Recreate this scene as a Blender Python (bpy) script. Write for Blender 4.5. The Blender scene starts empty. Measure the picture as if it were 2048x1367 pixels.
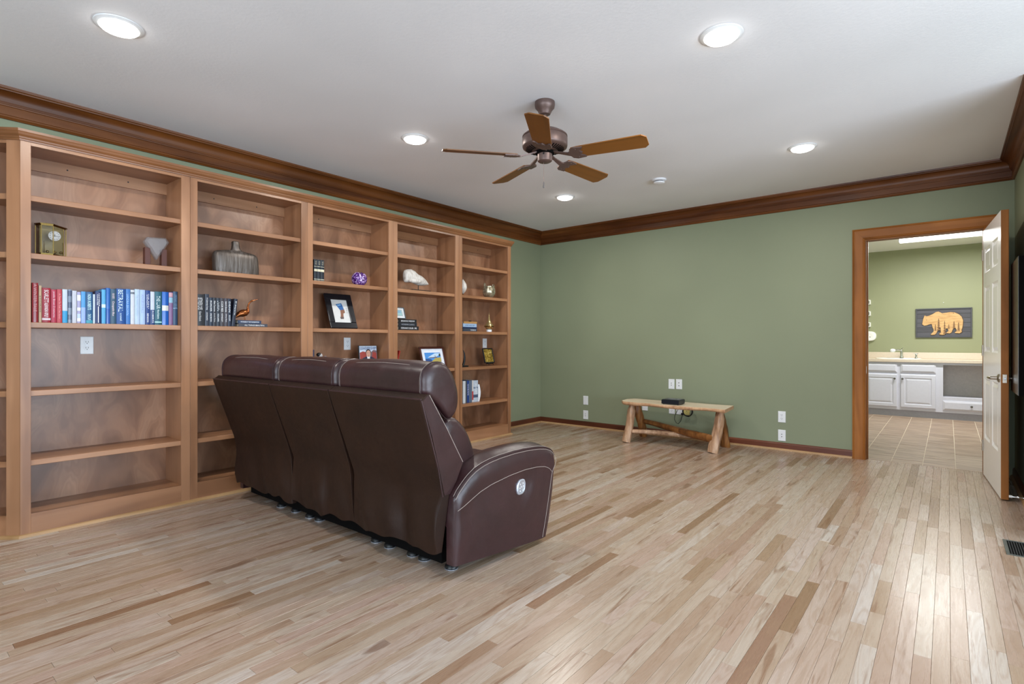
import bpy, bmesh, math, random
from mathutils import Vector, Matrix

# ------------------------------------------------------------------ camera, world, lights
scn = bpy.context.scene
COL = scn.collection
YAW = math.atan((1896 - 1024) / 1076.0)
cam_d = bpy.data.cameras.new('camera')
cam_d.sensor_fit = 'HORIZONTAL'
cam_d.sensor_width = 36.0
cam_d.lens = 36.0 * 1076.0 / 2048.0
cam_d.clip_start = 0.05
cam_d.shift_y = -1.0 / 2048.0
cam = bpy.data.objects.new('camera', cam_d)
cam.location = (0, 0, 1.125)
cam.rotation_euler = (math.pi / 2, 0, YAW)
COL.objects.link(cam)
scn.camera = cam

world = bpy.data.worlds.new('world')
scn.world = world
world.use_nodes = True
world.node_tree.nodes['Background'].inputs[0].default_value = (0.75, 0.87, 1.0, 1)
world.node_tree.nodes['Background'].inputs[1].default_value = 1.0

vs = scn.view_settings
vs.view_transform = 'Standard'
vs.look = 'None'
vs.exposure = 0.15
vs.gamma = 1.0
vs.use_curve_mapping = False
scn.cycles.max_bounces = 10
scn.cycles.diffuse_bounces = 6
scn.cycles.glossy_bounces = 4
scn.cycles.transmission_bounces = 8
scn.cycles.transparent_max_bounces = 8
scn.cycles.caustics_reflective = False
scn.cycles.caustics_refractive = False
scn.cycles.sample_clamp_indirect = 6.0
scn.cycles.use_denoising = True


def area_light(name, loc, rot, sx, sy, power, color, shape='RECTANGLE', spread=math.pi):
    d = bpy.data.lights.new(name, 'AREA')
    d.shape = shape
    d.size = sx
    d.size_y = sy
    d.energy = power
    d.color = color
    d.spread = spread
    o = bpy.data.objects.new(name, d)
    o.location = loc
    o.rotation_euler = rot
    COL.objects.link(o)
    return o


DAY = (0.50, 0.74, 1.0)
CEIL_FILL = (0.82, 0.91, 1.0)
# daylight through the windows behind the camera and across an invented open area to its right:
# sky light, and added up-tilted lamps that brighten the ceiling like ground bounce
area_light('daylight_rear', (0.3, -3.22, 1.3), (math.radians(90), 0, 0), 5.0, 1.9, 40, DAY)
area_light('ceiling_fill_rear', (0.3, -3.20, 1.0), (math.radians(120), 0, 0), 5.0, 1.0, 165, CEIL_FILL)
area_light('daylight_right', (3.32, 1.3, 1.25), (math.radians(90), 0, math.radians(90)), 5.0, 1.7, 95, DAY)
area_light('ceiling_fill_right', (3.28, 1.3, 1.0), (math.radians(114), 0, math.radians(90)), 5.0, 1.0, 165, CEIL_FILL)
DOWNLIGHTS = [(-3.095, 0.82), (-0.872, 2.72), (-3.094, 2.667), (-0.883, 4.69), (-3.12, 4.73)]
for (lx, ly) in DOWNLIGHTS:
    area_light('downlight_lamp', (lx, ly, 2.606), (0, 0, 0), 0.12, 0.12, 15, (1.0, 0.95, 0.88), 'DISK')
area_light('bathroom_lamp', (0.1, 9.225, 2.495), (0, 0, 0), 1.25, 0.12, 60, (1.0, 0.99, 0.96))
area_light('bathroom_side_light', (0.72, 7.6, 1.6), (math.radians(90), 0, math.radians(90)), 1.0, 1.2, 16, (0.95, 1.0, 1.0))  # unseen area lamp before the right wall, which has no window

R = random.Random(7)
XL, YB, XR, YR, ZC = -4.43, 6.10, 0.43, -3.2, 2.64       # room planes
XA, YA = 3.3, 4.2                                        # invented open area right of the camera, spreads the daylight
XF = -4.12                                               # bookcase face plane


# ------------------------------------------------------------------ helpers
def lin(c):
    c = c / 255.0
    return c / 12.92 if c <= 0.04045 else ((c + 0.055) / 1.055) ** 2.4


def rgb(r, g, b):
    return (lin(r), lin(g), lin(b), 1.0)


class NT:
    def __init__(self, name):
        self.m = bpy.data.materials.new(name)
        self.m.use_nodes = True
        self.t = self.m.node_tree
        self.n = self.t.nodes
        self.b = self.n['Principled BSDF']

    def new(self, typ, **kw):
        nd = self.n.new(typ)
        for k, v in kw.items():
            setattr(nd, k, v)
        return nd

    def link(self, a, b):
        self.t.links.new(a, b)

    def math(self, op, a, b=None):
        nd = self.new('ShaderNodeMath', operation=op)
        for i, v in enumerate((a, b)):
            if v is None:
                continue
            if isinstance(v, (int, float)):
                nd.inputs[i].default_value = v
            else:
                self.link(v, nd.inputs[i])
        return nd.outputs[0]

    def ramp(self, fac, stops, interp='LINEAR'):
        nd = self.new('ShaderNodeValToRGB')
        nd.color_ramp.interpolation = interp
        el = nd.color_ramp.elements
        while len(el) < len(stops):
            el.new(0.5)
        for e, (p, c) in zip(el, stops):
            e.position = p
            e.color = c
        self.link(fac, nd.inputs[0])
        return nd.outputs[0]

    def mix(self, fac, a, b, blend='MIX'):
        nd = self.new('ShaderNodeMix', data_type='RGBA', blend_type=blend)
        for i, v in ((0, fac), (6, a), (7, b)):
            if isinstance(v, (int, float)):
                nd.inputs[i].default_value = v
            elif isinstance(v, tuple):
                nd.inputs[i].default_value = v
            else:
                self.link(v, nd.inputs[i])
        return nd.outputs[2]

    def noise(self, vec, scale=1.0, detail=4.0, rough=0.55, distort=0.0):
        nd = self.new('ShaderNodeTexNoise')
        nd.inputs['Scale'].default_value = scale
        nd.inputs['Detail'].default_value = detail
        nd.inputs['Roughness'].default_value = rough
        nd.inputs['Distortion'].default_value = distort
        if vec is not None:
            self.link(vec, nd.inputs['Vector'])
        return nd.outputs['Fac']

    def coords(self, scale, rnd=True, attr=None):
        tc = self.new('ShaderNodeTexCoord')
        v = tc.outputs['Object']
        if attr is not None:
            add = self.new('ShaderNodeVectorMath', operation='MULTIPLY_ADD')
            self.link(attr, add.inputs[0])
            add.inputs[1].default_value = (0.0, 37.0, 91.0)
            self.link(v, add.inputs[2])
            v = add.outputs[0]
        elif rnd:
            oi = self.new('ShaderNodeObjectInfo')
            add = self.new('ShaderNodeVectorMath', operation='MULTIPLY_ADD')
            self.link(oi.outputs['Random'], add.inputs[0])
            add.inputs[1].default_value = (13.0, 17.0, 11.0)
            self.link(v, add.inputs[2])
            v = add.outputs[0]
        mp = self.new('ShaderNodeMapping')
        mp.inputs['Scale'].default_value = scale
        self.link(v, mp.inputs['Vector'])
        return mp.outputs[0]

    def bump(self, h, strength=0.2, dist=0.002):
        nd = self.new('ShaderNodeBump')
        nd.inputs['Strength'].default_value = strength
        nd.inputs['Distance'].default_value = dist
        self.link(h, nd.inputs['Height'])
        self.link(nd.outputs[0], self.b.inputs['Normal'])

    def color(self, c):
        if isinstance(c, tuple):
            self.b.inputs['Base Color'].default_value = c
        else:
            self.link(c, self.b.inputs['Base Color'])

    def set(self, **kw):
        names = dict(rough='Roughness', metal='Metallic', spec='Specular IOR Level', coat='Coat Weight',
                     coat_rough='Coat Roughness', trans='Transmission Weight', ior='IOR', alpha='Alpha')
        for k, v in kw.items():
            self.b.inputs[names[k]].default_value = v
        return self


def plain(name, c, rough=0.5, metal=0.0, spec=0.5, coat=0.0, var=0.06, nscale=40.0):
    t = NT(name)
    v = t.coords((nscale, nscale, nscale))
    n = t.noise(v, 1.0, 3)
    d = tuple(x * (1 - var) for x in c[:3]) + (1,)
    l = tuple(min(1, x * (1 + var)) for x in c[:3]) + (1,)
    t.color(t.ramp(n, [(0.3, d), (0.7, l)]))
    t.set(rough=rough, metal=metal, spec=spec, coat=coat)
    return t.m


def wood(name, dark, mid, light, axis='z', rough=0.4, lines=11.0, spec=0.4, coat=0.0, blotch=0.5, bump=0.05):
    t = NT(name)
    lo, hi = 0.7, 7.0
    s = {'x': (lo, hi, hi), 'y': (hi, lo, hi), 'z': (hi, hi, lo), 'p': (1.0, 3.4, 1.5)}[axis]
    f = {'x': (6, 160, 160), 'y': (160, 6, 160), 'z': (160, 160, 6), 'p': (90, 90, 9)}[axis]
    v = t.coords(s)
    n = t.noise(v, 1.0, 2.5, 0.5, 1.6 if axis == 'p' else 0.6)
    ring = t.math('SINE', t.math('MULTIPLY', n, lines * 6.283))
    ring = t.math('MULTIPLY_ADD', ring, 0.5)
    ring.node.inputs[2].default_value = 0.5
    fine = t.noise(t.coords(f), 1.0, 3, 0.6)
    big = t.noise(t.coords((1.6, 1.6, 1.6)), 1.0, 3, 0.6)
    base = t.ramp(n, [(0.32, dark), (0.5, mid), (0.68, light)])
    base = t.mix(t.math('MULTIPLY', ring, 0.22), base, dark)
    base = t.mix(t.math('MULTIPLY', fine, 0.30), base, dark)
    bl = t.ramp(big, [(0.35, (0.62, 0.58, 0.55, 1)), (0.62, (1.08, 1.05, 1.03, 1))])
    base = t.mix(blotch, base, bl, 'MULTIPLY')
    t.color(base)
    t.set(rough=rough, spec=spec, coat=coat)
    t.b.inputs['Coat Roughness'].default_value = 0.3
    t.bump(fine, bump, 0.001)
    return t.m


# -- mesh building
def BM():
    return bmesh.new()


def box(bm, x0, x1, y0, y1, z0, z1, bev=0.0, seg=1):
    tmp = bmesh.new()
    bmesh.ops.create_cube(tmp, size=1.0)
    for v in tmp.verts:
        v.co = Vector(((x0 + x1) / 2 + v.co.x * (x1 - x0), (y0 + y1) / 2 + v.co.y * (y1 - y0), (z0 + z1) / 2 + v.co.z * (z1 - z0)))
    if bev > 0:
        bmesh.ops.bevel(tmp, geom=list(tmp.edges), offset=bev, segments=seg, profile=0.6, affect='EDGES', clamp_overlap=True)
    join(bm, tmp)
    tmp.free()


def join(bm, other, mat=None):
    mp = {}
    for v in other.verts:
        co = v.co if mat is None else mat @ v.co
        mp[v] = bm.verts.new(co)
    for f in other.faces:
        try:
            nf = bm.faces.new([mp[v] for v in f.verts])
            nf.material_index = f.material_index
        except ValueError:
            pass


def loft(bm, rings, caps=True, closed=True):
    vr = [[bm.verts.new(p) for p in r] for r in rings]
    n = len(vr[0])
    m = n if closed else n - 1
    for a, b in zip(vr, vr[1:]):
        for i in range(m):
            j = (i + 1) % n
            try:
                bm.faces.new((a[i], a[j], b[j], b[i]))
            except ValueError:
                pass
    if caps and closed:
        for r in (list(reversed(vr[0])), vr[-1]):
            try:
                bm.faces.new(r)
            except ValueError:
                pass
    return vr


def tube(bm, pts, r, n=8, closed=False, caps=True):
    P = [Vector(p) for p in pts]
    k = len(P)
    rr = r if isinstance(r, (list, tuple)) else [r] * k
    rings = []
    up = None
    for i in range(k):
        if closed:
            t = P[(i + 1) % k] - P[i - 1]
        else:
            t = P[min(i + 1, k - 1)] - P[max(i - 1, 0)]
        t.normalize()
        if up is None:
            up = Vector((0, 0, 1)) if abs(t.z) < 0.9 else Vector((1, 0, 0))
        a = up - t * up.dot(t)
        if a.length < 1e-6:
            a = t.orthogonal()
        a.normalize()
        up = a
        b = t.cross(a)
        rings.append([P[i] + (a * math.cos(6.28318 * j / n) + b * math.sin(6.28318 * j / n)) * rr[i] for j in range(n)])
    if closed:
        rings.append(rings[0])
        vr = [[bm.verts.new(p) for p in q] for q in rings[:-1]]
        for i in range(k):
            a, b = vr[i], vr[(i + 1) % k]
            for j in range(n):
                bm.faces.new((a[j], a[(j + 1) % n], b[(j + 1) % n], b[j]))
    else:
        loft(bm, rings, caps)


def lathe(bm, prof, n=24, c=(0, 0, 0), axis='z', caps=True):
    rings = []
    for (r, h) in prof:
        ring = []
        for j in range(n):
            a = 6.28318530718 * j / n
            u, v = max(r, 1e-5) * math.cos(a), max(r, 1e-5) * math.sin(a)
            p = {'z': (u, v, h), 'x': (h, u, v), 'y': (v, h, u)}[axis]
            ring.append((p[0] + c[0], p[1] + c[1], p[2] + c[2]))
        rings.append(ring)
    loft(bm, rings, caps)


def prism(bm, pts, axis, a0, a1):
    def mk(p, a):
        return {'x': (a, p[0], p[1]), 'y': (p[0], a, p[1]), 'z': (p[0], p[1], a)}[axis]
    loft(bm, [[mk(p, a0) for p in pts], [mk(p, a1) for p in pts]])


def ellipsoid(bm, c, r, nu=20, nv=12, rot=None):
    tmp = bmesh.new()
    bmesh.ops.create_uvsphere(tmp, u_segments=nu, v_segments=nv, radius=1.0)
    M = Matrix.Translation(c) @ (rot.to_4x4() if rot else Matrix.Identity(4)) @ Matrix.Diagonal((r[0], r[1], r[2], 1))
    join(bm, tmp, M)
    tmp.free()


def lerp_tab(tab, x):
    if x <= tab[0][0]:
        return tab[0][1]
    for (a, va), (b, vb) in zip(tab, tab[1:]):
        if x <= b:
            return va + (vb - va) * (x - a) / (b - a)
    return tab[-1][1]


ORG = {}


def obj(name, bm, mat, parent=None, smooth=False, label=None, kind=None, local=False):
    bmesh.ops.recalc_face_normals(bm, faces=list(bm.faces))
    if smooth:
        for f in bm.faces:
            f.smooth = True
        for e in bm.edges:
            if len(e.link_faces) == 2 and e.calc_face_angle(0) > 0.75:
                e.smooth = False
    me = bpy.data.meshes.new(name)
    if parent is not None and not local:
        off = ORG.get(parent.name, Vector((0, 0, 0)))
        if off.length > 0:
            bmesh.ops.translate(bm, verts=list(bm.verts), vec=-off)
    bm.to_mesh(me)
    bm.free()
    for m in (mat if isinstance(mat, (list, tuple)) else [mat]):
        me.materials.append(m)
    o = bpy.data.objects.new(name, me)
    COL.objects.link(o)
    if parent is not None:
        o.parent = parent
        ORG[o.name] = ORG.get(parent.name, Vector((0, 0, 0)))
    if label:
        o['label'] = label
    if kind:
        o['kind'] = kind
    return o


def thing(name, label, cat, loc, rz=0.0, group=None):
    o = bpy.data.objects.new(name, None)
    o.empty_display_size = 0.05
    o.location = loc
    o.rotation_euler = (0, 0, rz)
    COL.objects.link(o)
    ORG[o.name] = Vector(loc)
    o['label'] = label
    o['category'] = cat
    if group:
        o['group'] = group
    return o


def struct(name, bm, mat, label, parent=None, smooth=False):
    o = obj(name, bm, mat, parent, smooth)
    if parent is None:
        o['kind'] = 'structure'
        o['label'] = label
    return o


def tagged(o, label, cat, group=None):
    o['label'] = label
    o['category'] = cat
    if group:
        o['group'] = group
    return o


def copy_tree(o, parent=None, offset=None, label=None):
    c = o.copy()
    COL.objects.link(c)
    if parent is not None:
        c.parent = parent
    if offset is not None:
        c.location = Vector(o.location) + Vector(offset)
        ORG[c.name] = ORG[o.name] + Vector(offset)
    if label:
        c['label'] = label
    for ch in list(o.children):
        copy_tree(ch, c)
    return c


def text_bm(s, w, h, fn, depth=0.0004):
    """lettering fitted into w x h (centred), fn maps (tx, ty, d) to a point"""
    cu = bpy.data.curves.new('lettering', 'FONT')
    cu.body = s
    cu.resolution_u = 2
    cu.align_x = 'CENTER'
    cu.align_y = 'CENTER'
    to = bpy.data.objects.new('lettering', cu)
    me = to.to_mesh()
    bm = bmesh.new()
    bm.from_mesh(me)
    to.to_mesh_clear()
    bpy.data.objects.remove(to)
    bpy.data.curves.remove(cu)
    if not bm.verts:
        return bm
    xs = [v.co.x for v in bm.verts]
    ys = [v.co.y for v in bm.verts]
    cx, cy = (min(xs) + max(xs)) / 2, (min(ys) + max(ys)) / 2
    sx = w / max(1e-6, max(xs) - min(xs))
    sy = h / max(1e-6, max(ys) - min(ys))
    for v in bm.verts:
        v.co = Vector(fn((v.co.x - cx) * sx, (v.co.y - cy) * sy, depth))
    return bm


def poly(bm, pts, mi=0):
    f = bm.faces.new([bm.verts.new(p) for p in pts])
    f.material_index = mi
    return f


# ------------------------------------------------------------------ materials
M = {}


def paint(name, c, bump, scale, rough=0.6):
    t = NT(name)
    v = t.coords((scale, scale, scale), rnd=False)
    n = t.noise(v, 1.0, 3, 0.6)
    big = t.noise(t.coords((0.8, 0.8, 0.8), rnd=False), 1.0, 2)
    d = tuple(x * 0.95 for x in c[:3]) + (1,)
    l = tuple(min(1, x * 1.04) for x in c[:3]) + (1,)
    t.color(t.ramp(big, [(0.35, d), (0.65, l)]))
    t.set(rough=rough, spec=0.35)
    t.bump(n, bump, 0.003)
    return t.m


M['ceiling'] = paint('ceiling_paint', rgb(236, 237, 240), 0.30, 55, 0.75)
M['green'] = paint('green_paint', rgb(133, 140, 114), 0.12, 60, 0.55)
M['green_bath'] = paint('pale_green_paint', rgb(146, 150, 119), 0.12, 60, 0.55)
M['white_wall'] = paint('white_paint', rgb(214, 212, 208), 0.1, 60)

CROWN = (rgb(76, 38, 12), rgb(112, 64, 26), rgb(132, 80, 38))
M['crown_y'] = wood('crown_wood_along_y', *CROWN, axis='y', rough=0.40, spec=0.28, lines=5, coat=0.03)
M['crown_x'] = wood('crown_wood_along_x', *CROWN, axis='x', rough=0.40, spec=0.28, lines=5, coat=0.03)
CAS = (rgb(120, 72, 26), rgb(160, 100, 44), rgb(178, 116, 58))
M['casing_z'] = wood('casing_wood_upright', *CAS, axis='z', rough=0.5, lines=6, spec=0.25)
M['casing_x'] = wood('casing_wood_across', *CAS, axis='x', rough=0.5, lines=6, spec=0.25)
BASE = (rgb(70, 34, 20), rgb(104, 55, 34), rgb(122, 68, 44))
M['base_x'] = wood('baseboard_wood_x', *BASE, axis='x', rough=0.35, lines=4, coat=0.1)
M['base_y'] = wood('baseboard_wood_y', *BASE, axis='y', rough=0.35, lines=4, coat=0.1)
SHOE = (rgb(150, 114, 74), rgb(182, 146, 104), rgb(200, 166, 124))
M['shoe_x'] = wood('shoe_wood_x', *SHOE, axis='x', rough=0.4, lines=4)
M['shoe_y'] = wood('shoe_wood_y', *SHOE, axis='y', rough=0.4, lines=4)
MAP = (rgb(130, 88, 58), rgb(162, 116, 82), rgb(178, 132, 98))
M['maple_z'] = wood('maple_upright', *MAP, axis='z', rough=0.38, lines=4, blotch=0.45, spec=0.5, coat=0.15)
M['maple_y'] = wood('maple_across', *MAP, axis='y', rough=0.38, lines=4, blotch=0.45, spec=0.5, coat=0.15)
M['maple_ply'] = wood('maple_plywood', rgb(122, 82, 56), rgb(160, 116, 86), rgb(178, 136, 106), axis='p', rough=0.40, lines=13, blotch=0.85, spec=0.5, coat=0.4)
CORN = (rgb(104, 64, 34), rgb(134, 88, 54), rgb(150, 104, 70))
M['cornice'] = wood('cornice_wood', *CORN, axis='y', rough=0.3, lines=4, coat=0.1)


def floor_mat():
    t = NT('oak_strip_floor')
    at = t.new('ShaderNodeAttribute')
    at.attribute_name = 'tone'
    sep = t.new('ShaderNodeSeparateColor')
    t.link(at.outputs['Color'], sep.inputs[0])
    tone, off, hue = sep.outputs[0], sep.outputs[1], sep.outputs[2]
    comb = t.new('ShaderNodeCombineXYZ')
    t.link(off, comb.inputs[0]); t.link(off, comb.inputs[1]); t.link(off, comb.inputs[2])
    vec = comb.outputs[0]
    n = t.noise(t.coords((11.0, 1.3, 1.0), attr=vec), 1.0, 2.0, 0.5, 0.9)
    ring = t.math('SINE', t.math('MULTIPLY', n, 58.0))
    ring = t.math('MULTIPLY_ADD', ring, 0.5)
    ring.node.inputs[2].default_value = 0.5
    ring = t.math('POWER', ring, 2.0)
    fine = t.noise(t.coords((130.0, 4.0, 1.0), attr=vec), 1.0, 3, 0.65)
    streak = t.noise(t.coords((22.0, 1.6, 1.0), attr=vec), 1.0, 3.5, 0.6, 1.4)
    knot = t.noise(t.coords((7.0, 2.6, 1.0), attr=vec), 1.0, 2.0, 0.5, 0.3)
    base = t.ramp(tone, [(0.0, rgb(128, 98, 72)), (0.14, rgb(150, 124, 100)), (0.35, rgb(164, 142, 122)), (0.6, rgb(173, 155, 138)), (0.82, rgb(178, 164, 150)), (1.0, rgb(188, 179, 170))])
    pink = t.ramp(tone, [(0.0, rgb(124, 88, 66)), (0.5, rgb(166, 137, 122)), (1.0, rgb(182, 164, 154))])
    base = t.mix(hue, base, pink)
    base = t.mix(t.math('MULTIPLY', ring, 0.36), base, rgb(142, 112, 88))
    base = t.mix(t.math('MULTIPLY', fine, 0.26), base, rgb(142, 114, 90))
    dk = t.ramp(streak, [(0.585, (0, 0, 0, 1)), (0.69, (1, 1, 1, 1))])
    base = t.mix(t.math('MULTIPLY', dk, 0.62), base, rgb(112, 72, 42))
    kn = t.ramp(knot, [(0.70, (0, 0, 0, 1)), (0.76, (1, 1, 1, 1))])
    base = t.mix(t.math('MULTIPLY', kn, 0.6), base, rgb(98, 62, 38))
    t.color(base)
    rr = t.math('MULTIPLY_ADD', fine, 0.14)
    rr.node.inputs[2].default_value = 0.21
    t.link(rr, t.b.inputs['Roughness'])
    t.set(spec=0.45, coat=0.10, coat_rough=0.20)
    t.bump(t.math('ADD', fine, t.math('MULTIPLY', ring, 0.6)), 0.06, 0.001)
    return t.m


M['floor'] = floor_mat()
M['subfloor'] = plain('dark_joint', rgb(96, 68, 44), 0.8)


def tile_mat():
    t = NT('streaked_tile')
    at = t.new('ShaderNodeAttribute')
    at.attribute_name = 'tone'
    sep = t.new('ShaderNodeSeparateColor')
    t.link(at.outputs['Color'], sep.inputs[0])
    comb = t.new('ShaderNodeCombineXYZ')
    t.link(sep.outputs[1], comb.inputs[1]); t.link(sep.outputs[1], comb.inputs[2])
    n = t.noise(t.coords((3.5, 34.0, 1.0), attr=comb.outputs[0]), 1.0, 4, 0.6, 0.5)
    c = t.ramp(n, [(0.34, rgb(122, 102, 86)), (0.5, rgb(160, 138, 120)), (0.66, rgb(190, 170, 152))])
    c = t.mix(t.math('MULTIPLY', sep.outputs[0], 0.3), c, rgb(150, 122, 102))
    t.color(c)
    t.set(rough=0.38, spec=0.4)
    return t.m


M['tile'] = tile_mat()
M['grout'] = plain('pale_grout', rgb(212, 199, 180), 0.8)


def leather_mat(name, d, l, rough, spec=0.55):
    t = NT(name)
    v = t.coords((1, 1, 1), rnd=False)
    big = t.noise(v, 5.0, 3)
    cell = t.new('ShaderNodeTexVoronoi')
    cell.inputs['Scale'].default_value = 420.0
    t.link(v, cell.inputs['Vector'])
    wr = t.noise(v, 18.0, 4, 0.6, 0.4)
    t.color(t.ramp(big, [(0.3, d), (0.7, l)]))
    rv = t.math('MULTIPLY_ADD', wr, 0.18)
    rv.node.inputs[2].default_value = rough
    t.link(rv, t.b.inputs['Roughness'])
    t.set(spec=spec)
    soft = t.noise(v, 7.0, 3, 0.5, 0.8)
    h = t.math('ADD', t.math('MULTIPLY', cell.outputs['Distance'], 0.15), t.math('MULTIPLY', wr, 0.5))
    h = t.math('ADD', h, t.math('MULTIPLY', soft, 2.6))
    t.bump(h, 0.22, 0.006)
    return t.m


M['leather'] = leather_mat('brown_leather', rgb(44, 25, 27), rgb(56, 32, 34), 0.25)
M['leather_back'] = leather_mat('brown_vinyl_back', rgb(34, 17, 8), rgb(42, 22, 11), 0.48, 0.32)
M['thread'] = plain('pale_thread', rgb(152, 138, 130), 0.7)
M['black'] = plain('black_plastic', rgb(20, 20, 22), 0.35)
M['black_matt'] = plain('black_matt', rgb(10, 9, 9), 0.9, spec=0.08)
M['chrome'] = plain('chrome', rgb(214, 216, 220), 0.12, 1.0)
M['nickel'] = plain('satin_nickel', rgb(176, 164, 150), 0.3, 1.0)
M['silver'] = plain('silver_plastic', rgb(186, 190, 200), 0.3, 0.6)
M['white'] = plain('white_plastic', rgb(226, 228, 230), 0.35, var=0.02)
M['white_gloss'] = plain('white_gloss_paint', rgb(244, 244, 242), 0.24, var=0.02)
M['cabinet'] = plain('white_cabinet_paint', rgb(212, 214, 228), 0.35, var=0.02)
M['knob'] = plain('pewter_knob', rgb(110, 108, 104), 0.4, 0.8)
M['counter'] = plain('beige_counter', rgb(214, 200, 182), 0.3, var=0.04)
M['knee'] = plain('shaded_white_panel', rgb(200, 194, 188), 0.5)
M['bronze'] = plain('bronze_metal', rgb(104, 84, 78), 0.42, 0.45)
M['brown_bronze'] = plain('polished_bronze', rgb(150, 86, 46), 0.25, 0.85)
M['brass'] = plain('brass', rgb(124, 102, 58), 0.22, 1.0)
M['fan_blade'] = wood('fan_blade_wood', rgb(100, 60, 18), rgb(132, 82, 26), rgb(146, 94, 38), axis='x', rough=0.4, lines=4, blotch=0.3)
M['cable'] = plain('black_cable', rgb(18, 18, 18), 0.5)
M['yellow'] = plain('yellow_plate', rgb(214, 196, 120), 0.4)
M['slot'] = plain('dark_slot', rgb(40, 40, 46), 0.7)
M['register'] = plain('register_metal', rgb(92, 98, 94), 0.35, 0.7)
M['register_dark'] = plain('shaded_louvre', rgb(30, 31, 34), 0.6)  # louvre colour darkened for the vent's shaded interior


def glass_mat(name, tint=(1, 1, 1, 1), rough=0.02, ior=1.45):
    t = NT(name)
    t.color(tint)
    t.set(rough=rough, trans=1.0, ior=ior)
    return t.m


def pane_mat(name, alpha=0.12, tint=(0.8, 0.8, 0.7, 1)):
    t = NT(name)
    t.color(tint)
    t.set(rough=0.03, spec=0.8, alpha=alpha)
    return t.m


M['glass'] = glass_mat('crystal_glass', (0.93, 0.95, 0.97, 1), 0.06)
M['crystal'] = pane_mat('pale_crystal', 0.42, (0.30, 0.30, 0.32, 1))
M['pane'] = pane_mat('clear_pane', 0.30, (0.14, 0.12, 0.07, 1))


def emit_mat(name, c, s):
    t = NT(name)
    t.b.inputs['Base Color'].default_value = c
    t.b.inputs['Emission Color'].default_value = c
    t.b.inputs['Emission Strength'].default_value = s
    return t.m


M['lamp'] = emit_mat('lamp_lens', (1, 0.97, 0.92, 1), 14.0)
M['tube'] = emit_mat('tube_diffuser', (1, 1, 0.97, 1), 3.0)


def log_mat(name, d, m, l):
    t = NT(name)
    tc = t.new('ShaderNodeTexCoord')
    v = t.coords((16, 16, 2.2))
    n = t.noise(v, 1.0, 5, 0.65, 1.0)
    f = t.noise(t.coords((90, 90, 6)), 1.0, 4, 0.6)
    c = t.ramp(n, [(0.30, d), (0.48, m), (0.7, l)])
    c = t.mix(t.math('MULTIPLY', f, 0.4), c, d)
    t.color(c)
    t.set(rough=0.42, spec=0.4)
    t.bump(n, 0.5, 0.006)
    return t.m


M['log'] = log_mat('peeled_log', rgb(120, 84, 60), rgb(186, 148, 116), rgb(218, 186, 154))
M['log_dark'] = log_mat('dark_peeled_log', rgb(84, 48, 20), rgb(136, 86, 42), rgb(168, 116, 62))
M['slab'] = wood('live_edge_slab', rgb(206, 188, 160), rgb(230, 216, 192), rgb(238, 226, 206), axis='x', rough=0.4, lines=5, blotch=0.25)
M['slab_bark'] = log_mat('slab_live_edge', rgb(150, 106, 76), rgb(188, 148, 112), rgb(208, 172, 134))

_pc = {}


def cm(r, g, b, rough=0.45, metal=0.0):
    k = (r, g, b, rough, metal)
    if k not in _pc:
        _pc[k] = plain('tint_%d_%d_%d' % (r, g, b), rgb(r, g, b), rough, metal, var=0.04)
    return _pc[k]


# ------------------------------------------------------------------ room shell
DX0, DX1, DZ = -0.605, 0.232, 2.085          # door opening in the back wall
WT = 0.11                                    # wall thickness

bm = BM()
box(bm, XL - 0.1, XA + 0.1, YR - 0.1, YB + WT * 0.5, -0.05, -0.014)
floor = struct('floor', bm, M['subfloor'], 'light oak strip floor running the length of the room')


def set_tone(me, vals):
    a = me.color_attributes.new('tone', 'FLOAT_COLOR', 'CORNER')
    li = 0
    for p in me.polygons:
        c = vals[p.index] if isinstance(vals, list) else vals
        for k in p.loop_indices:
            a.data[k].color = c


def plank_faces(bm, x0, x1, y0, y1, zt, zb, g):
    """a board with eased edges: top, four chamfers, four sides"""
    a = [bm.verts.new(p) for p in ((x0, y0, zb), (x1, y0, zb), (x1, y1, zb), (x0, y1, zb))]
    b = [bm.verts.new(p) for p in ((x0, y0, zt - g), (x1, y0, zt - g), (x1, y1, zt - g), (x0, y1, zt - g))]
    c = [bm.verts.new(p) for p in ((x0 + g, y0 + g, zt), (x1 - g, y0 + g, zt), (x1 - g, y1 - g, zt), (x0 + g, y1 - g, zt))]
    fs = [bm.faces.new(c)]
    for lo_, hi_ in ((a, b), (b, c)):
        for i in range(4):
            j = (i + 1) % 4
            fs.append(bm.faces.new((lo_[i], lo_[j], hi_[j], hi_[i])))
    return fs


SN, CS = math.sin(YAW), math.cos(YAW)


def in_frame(x, y):
    dep = -SN * x + CS * y
    if dep < 0.3:
        return None
    u = 1024 + 1076 * (CS * x + SN * y) / dep
    v = 682.5 + 1076 * 1.125 / dep
    return (u, v) if (-40 < u < 2090 and v < 1400) else None


planks = []
SW = 0.0522
x = XL
while x < XA - 0.001:
    x1 = min(x + SW, XA)
    y = (-0.6 if x < XR else -2.2) - R.random() * 0.8
    while y < (YB + 0.04 if x < XR else YA):
        L = R.choice([0.3, 0.42, 0.5, 0.58, 0.66, 0.8, 0.95, 1.15]) * (0.85 + 0.3 * R.random())
        y1 = min(y + L, YB + 0.05 if x < XR else YA)
        if y1 - y > 0.02:
            tone = min(1, max(0, R.gauss(0.54, 0.19)))
            if R.random() < 0.05:
                tone = R.random() * 0.15
            planks.append((x, x1, y, y1, (tone, R.random(), max(0, R.gauss(0.25, 0.3)), 1.0)))
        y = y1
    x = x1


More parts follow.
